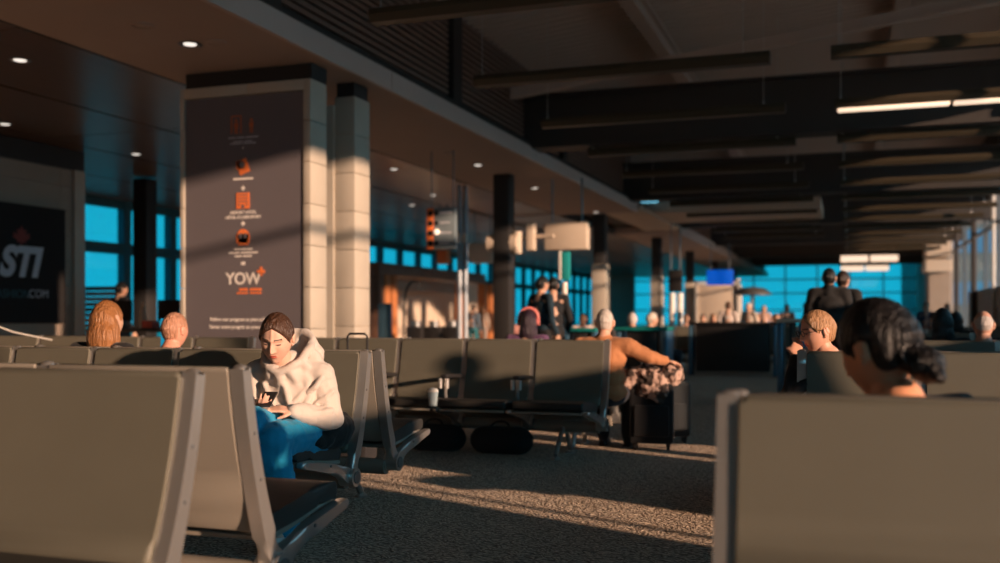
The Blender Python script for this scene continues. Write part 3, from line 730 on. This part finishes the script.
# --- the woman with the phone
wx, wy = -2.82, 4.70
W_ = dict(hipL=(.10, .0, .50), kneeL=(.09, -.44, .54), ankleL=(.12, -.36, .09), hipR=(-.09, .0, .51), kneeR=(-.01, -.44, .625), ankleR=(-.04, -.72, .40),
          shL=(.165, -.02, .845), elL=(.225, .0, .60), wrL=(.115, -.235, .665), shR=(-.175, -.05, .85), elR=(-.25, -.10, .62), wrR=(-.05, -.275, .685),
          neck=(0, -.08, .905), head=(-.01, -.175, 1.035), pelvis=(0, .03, .50), chest=(0, -.02, .755))
WM = M3(W_['head'], .46, .05, .18, 1.04)
t = thing('person', 'seated woman in a cream hoodie and blue jeans looking down at her phone', 'person', (wx, wy, 0), .10)
me = body_mesh(W_, .006, WM, handspec={'L': ((-.80, -.45, .22), (-.2, .3, -1), 1, .55, .95), 'R': ((.35, -.55, .12), (.3, .2, 1), 1, .7, .95)})
me = add_head(me, WM, 150, 130, (.74, .44, .33)); o = link('body', me, cmat('skin', (.74, .44, .33)), t)
bm = BM(); V = Vector
ell(bm, (0, -.02, .75), (.185, .14, .17)); ell(bm, (0, .0, .62), (.185, .15, .16)); ell(bm, (0, .02, .53), (.19, .15, .10))
for s, q in (('L', 1), ('R', -1)):
    limbs(bm, [(0.04*q, -.05, .87), W_['sh'+s]], [.075, .078]); limbs(bm, [W_['sh'+s], W_['el'+s]], [.072, .066]); limbs(bm, [W_['el'+s], V(W_['el'+s]).lerp(V(W_['wr'+s]), .82)], [.066, .052])
    limbs(bm, [V(W_['el'+s]).lerp(V(W_['wr'+s]), .84), V(W_['el'+s]).lerp(V(W_['wr'+s]), 1.0)], [.042, .038])
limbs(bm, [(0, -.06, .84), (0, -.07, .88)], [.11, .10])
for a, c, r in (((.13, -.10, .80), (.03, -.165, .66), .016), ((.15, -.09, .76), (.06, -.155, .58), .014), ((-.10, -.14, .80), (-.02, -.17, .66), .015), ((.02, -.16, .80), (.05, -.165, .70), .013),
                ((.23, -.06, .70), (.16, -.09, .62), .016), ((.245, -.05, .76), (.17, -.09, .70), .015), ((.25, -.07, .66), (.13, -.22, .675), .015), ((.26, -.05, .62), (.15, -.20, .64), .013), ((.20, -.09, .83), (.14, -.12, .76), .014),
                ((-.13, -.15, .60), (.12, -.155, .60), .014), ((-.14, -.14, .56), (.14, -.145, .565), .018)):
    m_ = (V(a)+V(c))/2+V((.01, -.006, -.008)); cap(bm, a, m_, r, r); cap(bm, m_, c, r, r*.7)
ring = [(0, -.185, .865), (.06, -.17, .885), (.105, -.12, .93), (.125, -.06, .985), (.105, .005, 1.035), (.05, .045, 1.06), (0, .055, 1.065)]
ring = ring+[(-a, b2, c) for a, b2, c in ring[-2::-1]]
for i in range(len(ring)-1): cap(bm, ring[i], ring[i+1], .024)
for i, (a, b2, c) in enumerate(ring):
    q = V((a*1.12, b2*.7+.02, c-.075)); cap(bm, (a*1.05, b2+.008, c-.02), q, .026, .045)
    cap(bm, q, (a*1.0, b2*.6+.0, max(.84, c-.15)), .045, .06)
me = bake(bm, .0065, 5, .11, .030)
hood = link('hoodie', me, mat('cream_fleece', (.60, .53, .48), .9, bump=.25, bscale=260, var=.05, vscale=8, sheen=.2), t)
bm = BM(); ell(bm, (0, .03, .49), (.185, .15, .11))
limbs(bm, [(.06, .02, .50), (.10, 0, .505), (.09, -.44, .545), (.12, -.36, .12)], [.115, .118, .088, .082])
limbs(bm, [(-.06, .02, .50), (-.09, 0, .515), (-.01, -.44, .625), (-.05, -.70, .42)], [.115, .112, .084, .072])
me = bake(bm, .007, 5, .06, .022); link('jeans', me, cmat('denim', (.008, .34, .60)), t)
for s in 'LR': link('shoe', shoe_mesh(W_, s), whitem, t)
bm = hair_bm(WM, 'short', 90, 80, .017); ell(bm, WM @ Vector((0, .112, .035)), (.038, .034, .038)); build('hair', bm, cmat('hair', (.075, .035, .02)), t, ang=60)
ph = thing('phone', 'small dark phone held in the seated woman\'s hands', 'phone', (wx+.045, wy-.325, .735), .10); ph.rotation_euler = (.45, 0, .25)
build('phone_body', bx(-.036, .036, -.072, .072, -.004, .004, .003), blackv, ph); build('screen', bx(-.033, .033, -.066, .066, .004, .0048), blackb, ph)
bm = BM(); ell(bm, (-2.60, 4.80, .53), (.055, .15, .09), (0, .2, 0)); ell(bm, (-2.62, 4.72, .50), (.05, .17, .05)); cap(bm, (-2.60, 4.66, .50), (-2.61, 4.86, .60), .04, .035)
cb = link('bundled_coat', bake(bm, .009, 3, .05, .02), cmat('cloth', (.010, .010, .012))); tag(cb, 'black bundled coat on the seat between the hoodie woman and the chair end', 'coat')
# --- others near by
ORA = (.46, .19, .08)
person('man in an orange sweater seen from behind, arm resting on his luggage', (-1.98, 8.36, -.02), math.pi, 'sit', (.75, .42, .30), (.62, .55, .50), ORA, (.02, .025, .04), 'short', (.1, 0, .12), dict(shL=(.20, .05, .93), elL=(.33, -.05, .70), wrL=(.18, -.28, .6), shR=(-.20, .04, .93), elR=(-.38, .0, .83), wrR=(-.50, -.12, .80), chest=(0, .03, .82), neck=(0, .03, .98), head=(0, -.01, 1.12)), 1.2, 'orange', .010, seg=60, thick=.004)
person('bald man with reddish scalp seen from behind below the message board', (-4.27, 5.60, -.04), math.pi, 'sit', (.72, .34, .24), (.50, .25, .16), (.02, .05, .12), (.03, .03, .04), 'short', (0.08, 0, 0), None, 1.0, vox=.012, seg=60, thick=.004)
person('woman with long honey blonde hair seen from behind at the left', (-4.80, 5.58, -.09), math.pi, 'sit', SK, (.33, .14, .05), (.012, .012, .014), (.03, .03, .04), 'long', (.15, .15, 0), seg=48, scale=1.1)
person('dark haired woman with a low bun turned away in the right foreground', (.13, 2.99, -.035), math.radians(-132), 'sit', (.78, .36, .20), (.008, .006, .006), (.03, .03, .035), (.03, .03, .04), 'short', (.42, 0, .0), dict(head=(0, -.07, 1.085), neck=(0, .0, .95)), 1.0, 'bunwoman', .010, seg=80, thick=.024, hs=1.1)
bw = [o for o in C.objects if o.name.startswith('person') and o.get('label', '').startswith('dark haired woman with a low bun')][0]
hM = M3((0, -.07, 1.085), .42, s=1.1)
bm = BM(); ell(bm, hM @ Vector((0, .12, -.085)), (.05, .05, .05)); cap(bm, hM @ Vector((0, .07, -.02)), hM @ Vector((0, .10, -.06)), .055, .045); cap(bm, hM @ Vector((.01, .14, -.10)), hM @ Vector((0.02, .155, -.13)), .03, .02)
me = bake(bm, .006, 2, .02, .012); link('hair_bun', me, cmat('hair', (.008, .006, .006)), bw)
bm = BM()
tube(bm, [hM @ Vector((.045*math.cos(a), .095, -.05+.045*math.sin(a))) for a in [i*.6283 for i in range(10)]+[0]], .007, 6); build('hair_tie', bm, blackv, bw)
gw = person('woman with glasses and short fair hair leaning on her hand at the right', (-.12, 6.20, -.02), math.radians(-75), 'sit', (.74, .38, .26), (.45, .24, .12), (.012, .012, .014), (.02, .02, .02), 'fringe', (.25, 0, .2), dict(head=(0, -.06, 1.08), neck=(0, .0, .94), elL=(.18, -.26, .72), wrL=(.05, -.2, .93)), 1.0, 'glasses', .012, seg=60)
hM = M3((0, -.06, 1.08), .25, 0, .2); bm = BM()
for s in (-1, 1):
    tube(bm, [hM @ Vector((s*.032+.022*math.cos(a), -.108, .018+.017*math.sin(a))) for a in [i*.5236 for i in range(12)]+[0]], .0022, 6)
    tube(bm, [hM @ Vector((s*.054, -.108, .02)), hM @ Vector((s*.08, -.03, .018)), hM @ Vector((s*.08, .02, .01))], .002, 6)
build('glasses', bm, blackv, gw)
person('balding grey haired man at the far right seen from behind', (1.02, 8.95, -.02), math.pi, 'sit', (.62, .36, .27), (.55, .50, .48), (.02, .02, .024), (.03, .03, .04), 'balding', (.05, 0, 0), seg=50)
person('person in a dark hood seated beside the grey haired man at the right', (.78, 9.75, -.0), math.pi, 'sit', SK, (.01, .01, .012), (.012, .012, .014), (.02, .02, .02), 'long', (0, 0, 0))
person('person in a dark hood seated behind the grey haired man, at the frame edge', (1.35, 9.75, .0), math.pi, 'sit', SK, (.01, .01, .012), (.012, .012, .014), (.02, .02, .02), 'long', (0, 0, .1))
hp = person('person in purple with pink headphones seated behind the olive bench', (-3.15, 9.9, 0.0), math.pi, 'sit', SK, (.03, .015, .03), (.13, .06, .14), (.02, .02, .03), 'long', (0, 0, .2), seg=40)
bm = BM(); hM = M3((0, 0, 1.10), 0, 0, .2)
tube(bm, [hM @ Vector((.1*math.cos(a), .0, .03+.115*math.sin(a))) for a in [math.pi*i/12 for i in range(13)]], .016, 8)
for s in (-1, 1): cyl(bm, hM @ Vector((s*.085, 0, 0)), hM @ Vector((s*.115, 0, 0)), .04)
build('headphones', bm, mat('pink_plastic', (.75, .22, .20), .5), hp)
def at(px, Z, x=None): p = P(px, 317, Z); return (p.x, p.y, 0)
cr = [  # px, Z, rz deg, pose, hair, top, bottom, style, skin, label
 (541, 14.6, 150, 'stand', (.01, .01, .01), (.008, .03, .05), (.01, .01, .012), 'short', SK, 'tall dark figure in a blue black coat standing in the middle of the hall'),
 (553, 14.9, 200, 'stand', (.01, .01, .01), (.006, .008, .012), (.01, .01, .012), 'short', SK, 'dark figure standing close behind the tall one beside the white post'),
 (473, 29, 170, 'stand', (.05, .03, .02), (.10, .15, .21), (.02, .16, .20), 'short', SK, 'person in a grey blue jacket standing in front of the shop'),
 (482, 31, 190, 'stand', (.30, .15, .08), (.45, .36, .30), (.3, .26, .24), 'long', SK, 'person in a pale coat standing right of the grey blue jacket'),
 (521, 24, 60, 'sit', (.08, .04, .02), (.35, .16, .14), (.02, .02, .03), 'short', SK, 'person in dusty red seated far off right of the black column'),
 (531, 27, 0, 'sit', (.3, .15, .07), (.45, .55, .60), (.02, .02, .03), 'long', SK, 'fair haired person in pale blue seated far off by the windows'),
 (583, 21, 30, 'sit', (.10, .05, .03), (.75, .62, .58), (.02, .02, .03), 'short', SK, 'person in a white top seated at the teal counter'),
 (604, 22, -20, 'sit', (.20, .08, .03), (.05, .04, .04), (.02, .02, .03), 'short', SK, 'person in dark clothes seated at the teal counter beside the white top'),
 (632, 17, 200, 'sit', (.70, .62, .58), (.012, .012, .014), (.02, .02, .03), 'short', SK, 'white haired person in black seated past the orange sweater'),
 (652, 17.5, 120, 'sit', (.75, .66, .58), (.10, .10, .13), (.02, .02, .03), 'short', SK, 'second white haired person leaning beside the third column'),
 (686, 26, 10, 'sit', (.20, .08, .04), (.28, .10, .07), (.02, .02, .03), 'short', SK, 'person in rust red seated below the blue screen, left end'),
 (703, 28, 0, 'sit', (.05, .03, .02), (.30, .11, .07), (.02, .02, .03), 'short', SK, 'person with dark hair seated in front of the cream booth, left'),
 (713, 25, 20, 'sit', (.25, .12, .05), (.36, .14, .08), (.02, .02, .03), 'long', SK, 'person with long auburn hair seated in front of the cream booth, right'),
 (728, 23, 180, 'stand', (.10, .05, .03), (.58, .50, .46), (.02, .03, .05), 'short', SK, 'brown haired person in a whitish shirt standing before the cream booth'),
 (749, 25, -20, 'stand', (.75, .7, .65), (.60, .52, .44), (.02, .02, .03), 'short', SK, 'white haired person in a pale top standing at the dark line of seats'),
 (757, 27, 30, 'sit', (.10, .06, .04), (.10, .28, .40), (.3, .06, .05), 'short', SK, 'person in bright blue seated right of the pale top'),
 (764, 30, 0, 'stand', (.4, .25, .15), (.60, .40, .34), (.02, .02, .03), 'long', SK, 'person in pink standing far off before the end windows'),
 (776, 24, 60, 'sit', (.3, .15, .08), (.40, .14, .08), (.02, .02, .03), 'short', SK, 'person in orange red seated low before the end windows'),
 (787, 27, 200, 'stand', (.05, .03, .02), (.02, .02, .025), (.02, .02, .03), 'pony', SK, 'dark figure with a ponytail before the end windows'),
 (806, 23, 90, 'stand', (.02, .015, .012), (.10, .13, .20), (.02, .02, .03), 'short', SK, 'dark haired person in slate blue left of the two big silhouettes'),
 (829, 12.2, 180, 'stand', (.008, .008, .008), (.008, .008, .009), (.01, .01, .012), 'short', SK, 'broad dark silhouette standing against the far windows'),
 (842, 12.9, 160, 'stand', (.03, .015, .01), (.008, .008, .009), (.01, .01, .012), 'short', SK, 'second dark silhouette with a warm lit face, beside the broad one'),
 (882, 22, 0, 'stand', (.05, .03, .02), (.04, .05, .07), (.02, .02, .03), 'short', SK, 'slim person standing before the end windows above the bun'),
 (897, 27, 0, 'stand', (.05, .03, .02), (.18, .18, .19), (.02, .02, .03), 'short', SK, 'grey clad person standing left of the dark pier'),
 (926, 24, 0, 'stand', (.05, .02, .01), (.03, .06, .12), (.02, .02, .03), 'short', SK, 'person in navy standing by the right wall'),
 (934, 20, 30, 'sit', (.05, .02, .01), (.25, .10, .07), (.02, .02, .03), 'short', SK, 'person in brown seated low by the right wall'),
 (947, 26, 0, 'stand', (.4, .2, .12), (.55, .30, .22), (.3, .2, .15), 'long', SK, 'person in peach standing by the right wall'),
 (956, 14, 180, 'sit', (.01, .01, .01), (.012, .012, .014), (.02, .02, .03), 'long', SK, 'dark haired person seated left of the grey haired man'),
 (120, 17, 160, 'stand', (.01, .01, .01), (.01, .012, .02), (.01, .01, .012), 'short', SK, 'dark figure behind the blonde hair near the left windows'),
]
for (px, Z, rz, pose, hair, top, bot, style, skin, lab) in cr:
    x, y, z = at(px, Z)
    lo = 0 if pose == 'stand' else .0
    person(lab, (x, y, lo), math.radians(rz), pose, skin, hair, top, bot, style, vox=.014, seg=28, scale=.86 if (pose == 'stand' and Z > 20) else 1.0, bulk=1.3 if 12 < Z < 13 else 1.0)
person('unseen tall person in dark clothes standing beyond the right frame edge by the windows', (2.62, 5.62, 0), math.radians(100), 'stand', scale=1.08)  # out of view; placed to cast the head shadow on the far bench
#PART3
# ------------------------------------------------------------------ luggage and small things
def suitcase(loc, rz, label, col, h=.52, w=.36, d=.22, handle=.95, group='rolling suitcases'):
    t = thing('suitcase', label, 'suitcase', loc, rz, group)
    m = cmat('cloth', col)
    bm = BM(); box(bm, -w/2, w/2, -d/2, d/2, .055, .055+h, .035); build('shell', bm, m, t)
    bm = BM(); box(bm, -w/2+.04, w/2-.04, -d/2-.022, -d/2+.01, .12, .055+h*.62, .015); build('front_pocket', bm, m, t)
    for sx in (-1, 1):
        for sy in (-1, 1):
            bm = BM(); cyl(bm, (sx*(w/2-.05)-.012, sy*(d/2-.04), .026), (sx*(w/2-.05)+.012, sy*(d/2-.04), .026), .026, seg=18); box(bm, sx*(w/2-.05)-.018, sx*(w/2-.05)+.018, sy*(d/2-.04)-.012, sy*(d/2-.04)+.012, .03, .06); build('wheel', bm, blackv, t)
    bm = BM(); tube(bm, [(-w/4, d/2-.03, h), (-w/4, d/2-.03, handle-.02), (-w/4+.02, d/2-.03, handle), (w/4-.02, d/2-.03, handle), (w/4, d/2-.03, handle-.02), (w/4, d/2-.03, h)], .009, 8); build('pull_handle', bm, blackv, t)
    bm = BM(); tube(bm, [(-.07, 0, .05+h), (-.05, 0, .08+h), (.05, 0, .08+h), (.07, 0, .05+h)], .01, 8); build('carry_handle', bm, blackv, t)
    return t
p = P(652, 450, 8.72); sc = suitcase((p.x, p.y, 0), .15, 'black suitcase standing in the aisle under a draped checked jacket', (.012, .012, .014), .54, .38, .24, .80)
p2 = P(668, 448, 8.95); suitcase((p2.x+.0, p2.y+.26, 0), .3, 'second dark suitcase tucked behind the one with the jacket', (.02, .025, .03), .50, .30, .2, .72)
bm = BM(); q = V((p.x, p.y, .0))
ell(bm, q+V((-.02, -.01, .655)), (.235, .15, .075)); ell(bm, q+V((.17, -.02, .66)), (.10, .13, .11)); ell(bm, q+V((.03, -.13, .56)), (.15, .045, .13), (.1, .1, 0)); ell(bm, q+V((-.17, -.07, .60)), (.085, .10, .10), (0, .3, 0)); ell(bm, q+V((.10, -.15, .48)), (.06, .03, .08)); cap(bm, q+V((-.16, -.10, .69)), q+V((.12, -.12, .62)), .035, .03); cap(bm, q+V((-.05, -.15, .66)), q+V((.08, -.165, .50)), .025, .02)
me = bake(bm, .008, 2, .07, .07)
jk = mat('checked_jacket', (.42, .24, .20), .85, bump=.2, bscale=120, var=.9, vscale=11, stretch=(1, 1, 1)); nt = jk.node_tree; n_ = nt.nodes.new('ShaderNodeTexNoise'); n_.inputs['Scale'].default_value = 13; r_m = nt.nodes.new('ShaderNodeValToRGB'); t_c = nt.nodes.new('ShaderNodeTexCoord')
nt.links.new(t_c.outputs['Object'], n_.inputs[0]); nt.links.new(n_.outputs[0], r_m.inputs[0]); e = r_m.color_ramp.elements; e[0].position = .44; e[0].color = (.05, .035, .03, 1); e[1].position = .52; e[1].color = (.50, .34, .28, 1)
nt.links.new(r_m.outputs[0], nt.nodes['Principled BSDF'].inputs['Base Color'])
j = link('jacket', me, jk); tag(j, 'checked pink and brown jacket draped over the suitcase in the aisle', 'jacket')
suitcase((-3.62, 6.9, 0), 0, 'dark suitcase with raised handle showing above the seat backs left of the slim pilaster', (.015, .015, .018), .5, .34, .22, 1.02)
sh = P(308, 487, 5.75); c = suitcase((sh.x, sh.y, 0), .3, 'small black wheeled case tucked beneath the hoodie woman\'s bench', (.012, .012, .015), .20, .30, .18, .24)
# duffel bags under the far bench
for (x, lab) in ((-3.35, 'black duffel bag under the olive bench, left of the aisle end'), (-2.75, 'second black bag beneath the olive bench, nearer the aisle')):
    t = thing('duffel_bag', lab, 'bag', (x, 7.9, 0), 0, 'bags under the olive bench'); bm = BM(); cap(bm, (-.16, 0, .12), (.16, 0, .12), .115, .115, 18, 4); build('bag_body', bm, cmat('cloth', (.012, .012, .014)), t)
    bm = BM(); tube(bm, smoothpts([(-.1, -.06, .2), (-.05, -.02, .27), (.05, -.02, .27), (.1, -.06, .2)], 4), .009); build('strap', bm, blackv, t)
p = P(433, 404, 7.84); t = thing('drink_cup', 'clear plastic drink cup standing on the olive bench seat', 'cup', (p.x, p.y, .455))
bm = BM(); lathe(bm, [(.030, 0), (.040, .11), (.041, .11), (.031, .0)]); build('cup', bm, mat('clear_plastic', (.45, .55, .58), .2, spec=.8), t); bm = BM(); lathe(bm, [(.043, .108), (.043, .118), (.03, .135), (.008, .14)]); build('lid', bm, whitem, t)
# ------------------------------------------------------------------ shop and far furniture
y1 = PX(374, -12); y2 = PX(482, -12)
sp = thing('shop_front', 'shop with a brown timber portal frame and cream inside wall', 'shop', (-12, y1, 0)); D = y2-y1
bm = BM(); box(bm, -.15, .15, 0, D, 2.3, 2.62, .01); box(bm, -.15, .15, 0, .32, 0, 2.3, .01); build('portal_frame', bm, mat('dark_timber', (.14, .075, .05), .5, var=.25), sp)
for a, w_ in ((.5, .28), (.95, .28), (D*.735, .35), (D*.735+2.1, .3), (D*.735+2.8, .3), (D*.735+3.4, .3)): build('timber_post', bx(-.12, .12, a, a+w_, 0, 2.3, .01), kioskw, sp)
build('inner_wall', bx(-1.7, -1.6, .3, D+4.5, 0, 2.6), cream, sp, smooth=False)
build('lintel_panel', bx(-.9, -.8, .3, D, 1.95, 2.3), wallst, sp, smooth=False)
for i in range(3):
    p = P(416+i*18, 330, 26); t = thing('display_stand', 'small dark display stand before the shop, %s of three' % ['left', 'middle', 'right'][i], 'stand', (p.x, p.y, 0), 0, 'display stands')
    build('base', bx(-.22, .22, -.15, .15, 0, .9, .02), blackv, t); bm = BM(); cyl(bm, (0, 0, .9), (0, 0, 1.05), .13); build('top', bm, alud, t)
p = P(404, 330, 24); bm = BM(); tube(bm, smoothpts([(0, 0, 0), (0, 0, 1.2), (.05, 0, 1.75), (.22, 0, 2.0), (.4, 0, 1.95), (.36, 0, 1.8)], 5), .03); tag(build('curved_stand', bm, blackv, loc=(p.x, p.y, 0)), 'black curved stand in front of the cream shop wall', 'stand')
p = P(385, 330, 22); t = thing('info_totem', 'slim blue banner totem by the orange timber posts', 'sign', (p.x, p.y, 0)); build('panel', bx(-.16, .16, -.04, .04, .05, 1.45, .02), bluem, t); build('base', bx(-.2, .2, -.12, .12, 0, .05, .01), alud, t)
# direction sign
p = P(442.5, 228, 17); t = thing('direction_sign', 'hanging grey direction sign with an orange left strip and round icons', 'sign', (p.x, p.y, p.z)); hz = ZS+.03-p.z
build('panel', bx(-.25, .25, -.05, .05, -.36, .34, .01), mat('sign_grey', (.20, .25, .28), .4), t); build('orange_strip', bx(-.275, -.14, -.054, .054, -.36, .34, .005), orangem, t)
for i in range(4):
    bm = BM(); cyl(bm, (-.20, -.062, .25-.17*i), (-.20, -.05, .25-.17*i), .048); cyl(bm, (-.09, -.062, .25-.17*i), (-.09, -.05, .25-.17*i), .036); build('icon', bm, blackb, t)
    bm = BM(); box(bm, -.03, .18-.03*(i % 2), -.056, -.05, .24-.17*i, .27-.17*i); build('text_line', bm, greyp, t, smooth=False)
bm = BM(); ell(bm, (-.075, -.075, -.07), (.05, .03, .05)); build('spot_lamp', bm, lampw, t)
for sx in (-.2, .2):
    bm = BM(); cyl(bm, (sx, 0, .33), (sx, 0, hz), .012, seg=8); build('hanger', bm, alud, t)
for i, px in enumerate((459.5, 465.5)):
    p = P(px, 317, 21.5); t = thing('round_post', ['slim grey post before the shop, left of the pair', 'slim grey post before the shop, right of the pair'][i], 'post', (p.x, p.y, 0), 0, 'pair of slim grey posts'); hh = ZS+.0
    bm = BM(); cyl(bm, (0, 0, 0), (0, 0, hh), .055); build('shaft', bm, mat('post_grey%d' % i, (.33, .38, .44), .4, .3), t); bm = BM(); ell(bm, (0, -.03, H+.079*21.5), (.06, .05, .13)); build('lamp', bm, whitem, t)
# hanging cream sign boxes
def hang(px0, py0, px1, py1, Z, lab, m=cream, name='ceiling_sign', depth=.25, cat='sign', top=None):
    a = P(px0, py1, Z); c = P(px1, py0, Z); w_ = (px1-px0)/1000*Z; h_ = (py1-py0)/1000*Z; p = (a+c)/2
    t = thing(name, lab, cat, (p.x, p.y, p.z), YAW*0)
    build('panel', bx(-w_/2, w_/2, -depth/2, depth/2, -h_/2, h_/2, .02), m, t)
    zt = (top or ZS)-p.z
    for sx in (-w_*.35, w_*.35):
        bm = BM(); cyl(bm, (sx, 0, h_/2-.02), (sx, 0, zt), .02, seg=8); build('hanger', bm, alud, t)
    return t
hang(545, 223, 589, 250, 20.4, 'cream box sign hanging between the two nearest black columns')
hang(470, 243, 495, 263, 27, 'long cream panel hanging behind the pair of slim posts', depth=.4)
hang(438, 250, 449, 264, 25, 'small orange block sign hanging above the shop frame', orangem)
hang(707, 270, 733, 285, 38, 'glowing blue screen hanging over the cream booth', screenb, 'display_screen', .15, 'screen')
hang(669, 270, 682, 292, 30, 'small black box sign hanging left of the fourth column', blackb)
p0 = P(518, 237, 20.2); bm = BM(); cyl(bm, (p0.x-.3, p0.y+.1, p0.z), (p0.x+.75, p0.y-.0, p0.z), .04); box(bm, p0.x+.2, p0.x+.36, p0.y-.1, p0.y+.1, p0.z-.28, p0.z+.28, .02); box(bm, p0.x-.2, p0.x-.08, p0.y-.0, p0.y+.2, p0.z-.2, p0.z+.2, .02)
tag(build('bracket_arm', bm, cream), 'pale bracket arm running from the nearest black column to the cream box sign', 'bracket')
p = P(564.5, 317, 15); t = thing('white_post', 'white slim post with a teal sign on top standing mid hall', 'post', (p.x, p.y, 0)); bm = BM(); cyl(bm, (0, 0, 0), (0, 0, H+.035*15), .042); build('shaft', bm, whitem, t)
build('sign_head', bx(-.04, .085, -.03, .03, H+.037*15, H+.065*15, .005), mat('teal_sign', (.02, .35, .35), .4), t); build('white_edge', bx(-.085, -.04, -.032, .032, H+.037*15, H+.066*15, .005), whitem, t)
for i, px in enumerate((672, 680)):
    p = P(px, 317, 24); bm = BM(); cyl(bm, (0, 0, 0), (0, 0, H+.024*24), .075); lathe(bm, [(.12, 0), (.12, .03), (.08, .04)]); tag(build('bollard_post', bm, whitem, loc=(p.x, p.y, 0)), ['white round post left of the fourth column, left one', 'white round post left of the fourth column, right one'][i], 'post', 'pair of white posts')
pa = P(697, 317, 42); t = thing('booth', 'cream booth with a white frame under the blue screen', 'booth', (pa.x, pa.y, 0)); bm = BM(); box(bm, 0, 1.7, 0, 1.5, 0, H+1.35, .02); build('body', bm, cream, t)
bm = BM(); box(bm, -.08, .02, -.08, .02, 0, H+1.5); box(bm, 1.66, 1.78, -.08, .02, 0, H+1.6); box(bm, -.08, 1.78, -.08, .02, H+1.36, H+1.46); build('frame', bm, whitem, t, smooth=False)
pa = P(752, 317, 33); t = thing('canopy', 'small dim canopy on a post in front of the end windows', 'canopy', (pa.x, pa.y, 0)); bm = BM(); cyl(bm, (0, 0, 0), (0, 0, H+.95), .04); build('post', bm, alud, t); bm = BM(); lathe(bm, [(.62, H+.72), (.63, H+.78), (.40, H+.95), (.05, H+1.0)]); build('cover', bm, alud, t)
# counters
def counter(pxa, pxb, Z, h, lab, mtop=greenm):
    a = P(pxa, 317, Z); w_ = (pxb-pxa)/1000*Z/.944
    t = thing('counter', lab, 'counter', (a.x, a.y, 0)); build('worktop', bx(0, w_, -.3, .3, h-.05, h, .01), mtop, t); build('front_panel', bx(.15, w_-.15, -.22, .22, .08, h-.051, .01), blackv, t)
    for x in (.04, w_-.04): build('leg', bx(x-.035, x+.035, -.25, .25, 0, h-.051, .01), bluem, t)
    return t
counter(568, 599, 15.5, .98, 'teal topped counter right of the white post'); counter(619, 668, 13.5, 1.02, 'teal topped counter past the man in orange, with a blue end leg')
counter(778, 803, 12.5, 1.13, 'pale topped table near the large silhouettes', cream)
counter(690, 770, 20, 1.05, 'long dark counter across the hall under the cream booth', blackv)
# work desk with monitors far left
p = P(148, 330, 13.5); t = thing('work_desk', 'dark desk between the blonde and the bald man', 'desk', (p.x, p.y, 0)); build('worktop', bx(-.6, .6, -.3, .3, .95, 1.0, .01), blackv, t)
for x in (-.55, .55): build('leg', bx(x-.03, x+.03, -.28, .28, 0, .95), blackv, t, smooth=False)
for i, (dx, w_) in enumerate(((-.45, .14), (.30, .17))):
    m_ = thing('monitor', ['dark monitor on the desk behind the blonde woman', 'dark monitor on the desk nearer the bald man'][i], 'monitor', (p.x+dx, p.y+.05, 1.0), 0, 'monitors on the dark desk'); build('screen', bx(-w_, w_, -.02, .02, .1, .38, .01), blackb, m_); build('stand', bx(-.03, .03, -.04, .04, 0, .12, .004), blackv, m_)
bm = BM(); lathe(bm, [(.05, 0), (.05, .12), (.03, .22), (.018, .3), (.018, .34)]); tag(build('bottle', bm, cream, loc=(p.x-.0, p.y-.1, 1.0)), 'pale bottle standing on the dark desk', 'bottle')
tag(build('parcel', bx(-.09, .09, -.08, .08, 0, .1, .01), mat('red_box', (.6, .06, .04), .5), loc=(p.x+.14, p.y-.12, 1.0)), 'small red box on the dark desk', 'box')
p = P(98, 300, 19); t = thing('partition_screen', 'dark slatted partition in front of the left windows', 'partition', (p.x, p.y, 0)); bm = BM()
for k in range(14): box(bm, -.5, .45, -.02, .02, .35+k*.1, .43+k*.1)
build('slats', bm, blackv, t, smooth=False)
for x in (-.5, .45): build('post', bx(x-.03, x+.03, -.03, .03, 0, 1.75), blackv, t, smooth=False)
t = thing('laptop', 'open tablet with a blue screen in front of the blonde woman', 'laptop', (-4.62, 5.98, .90), .2)
build('screen', bx(-.05, .05, -.005, .005, .0, .24, .004), screenc, t); build('base', bx(-.1, .1, .0, .2, -.02, .0, .004), alu, t)
# ------------------------------------------------------------------ sky, sun, camera
w = bpy.data.worlds.new('World'); bpy.context.scene.world = w; w.use_nodes = True; nt = w.node_tree; bg = nt.nodes['Background']
tc = nt.nodes.new('ShaderNodeTexCoord'); sx = nt.nodes.new('ShaderNodeSeparateXYZ'); cr_ = nt.nodes.new('ShaderNodeValToRGB')
nt.links.new(tc.outputs['Generated'], sx.inputs[0]); nt.links.new(sx.outputs['Z'], cr_.inputs[0]); nt.links.new(cr_.outputs[0], bg.inputs[0])
cr_.color_ramp.elements[0].color = (.13, .42, .56, 1); cr_.color_ramp.elements[1].color = (.10, .27, .40, 1); cr_.color_ramp.elements[1].position = .6
bg.inputs[1].default_value = 2.5
L = bpy.data.lights.new('sun', 'SUN'); L.energy = 7.4; L.color = (1, .63, .42); L.angle = math.radians(.9)
so = bpy.data.objects.new('sun', L); C.objects.link(so)
sd = Vector((-1.369, .58, -.245)); so.rotation_euler = sd.to_track_quat('-Z', 'Y').to_euler(); so.location = (10, -8, 8)
cam = bpy.data.cameras.new('camera'); co = bpy.data.objects.new('camera', cam); C.objects.link(co)
cam.sensor_width = 36; cam.lens = 36; co.location = (0, 0, H); co.rotation_euler = (math.pi/2, 0, YAW)
cam.shift_y = -(281.5-317)/1000; cam.clip_start = .05; cam.clip_end = 600
cam.dof.use_dof = True; cam.dof.focus_distance = 5.1; cam.dof.aperture_fstop = 1.3
sc_ = bpy.context.scene; sc_.camera = co
vs = sc_.view_settings; vs.view_transform = 'Standard'; vs.look = 'None'; vs.gamma = 1; vs.use_curve_mapping = False; vs.exposure = 0.15
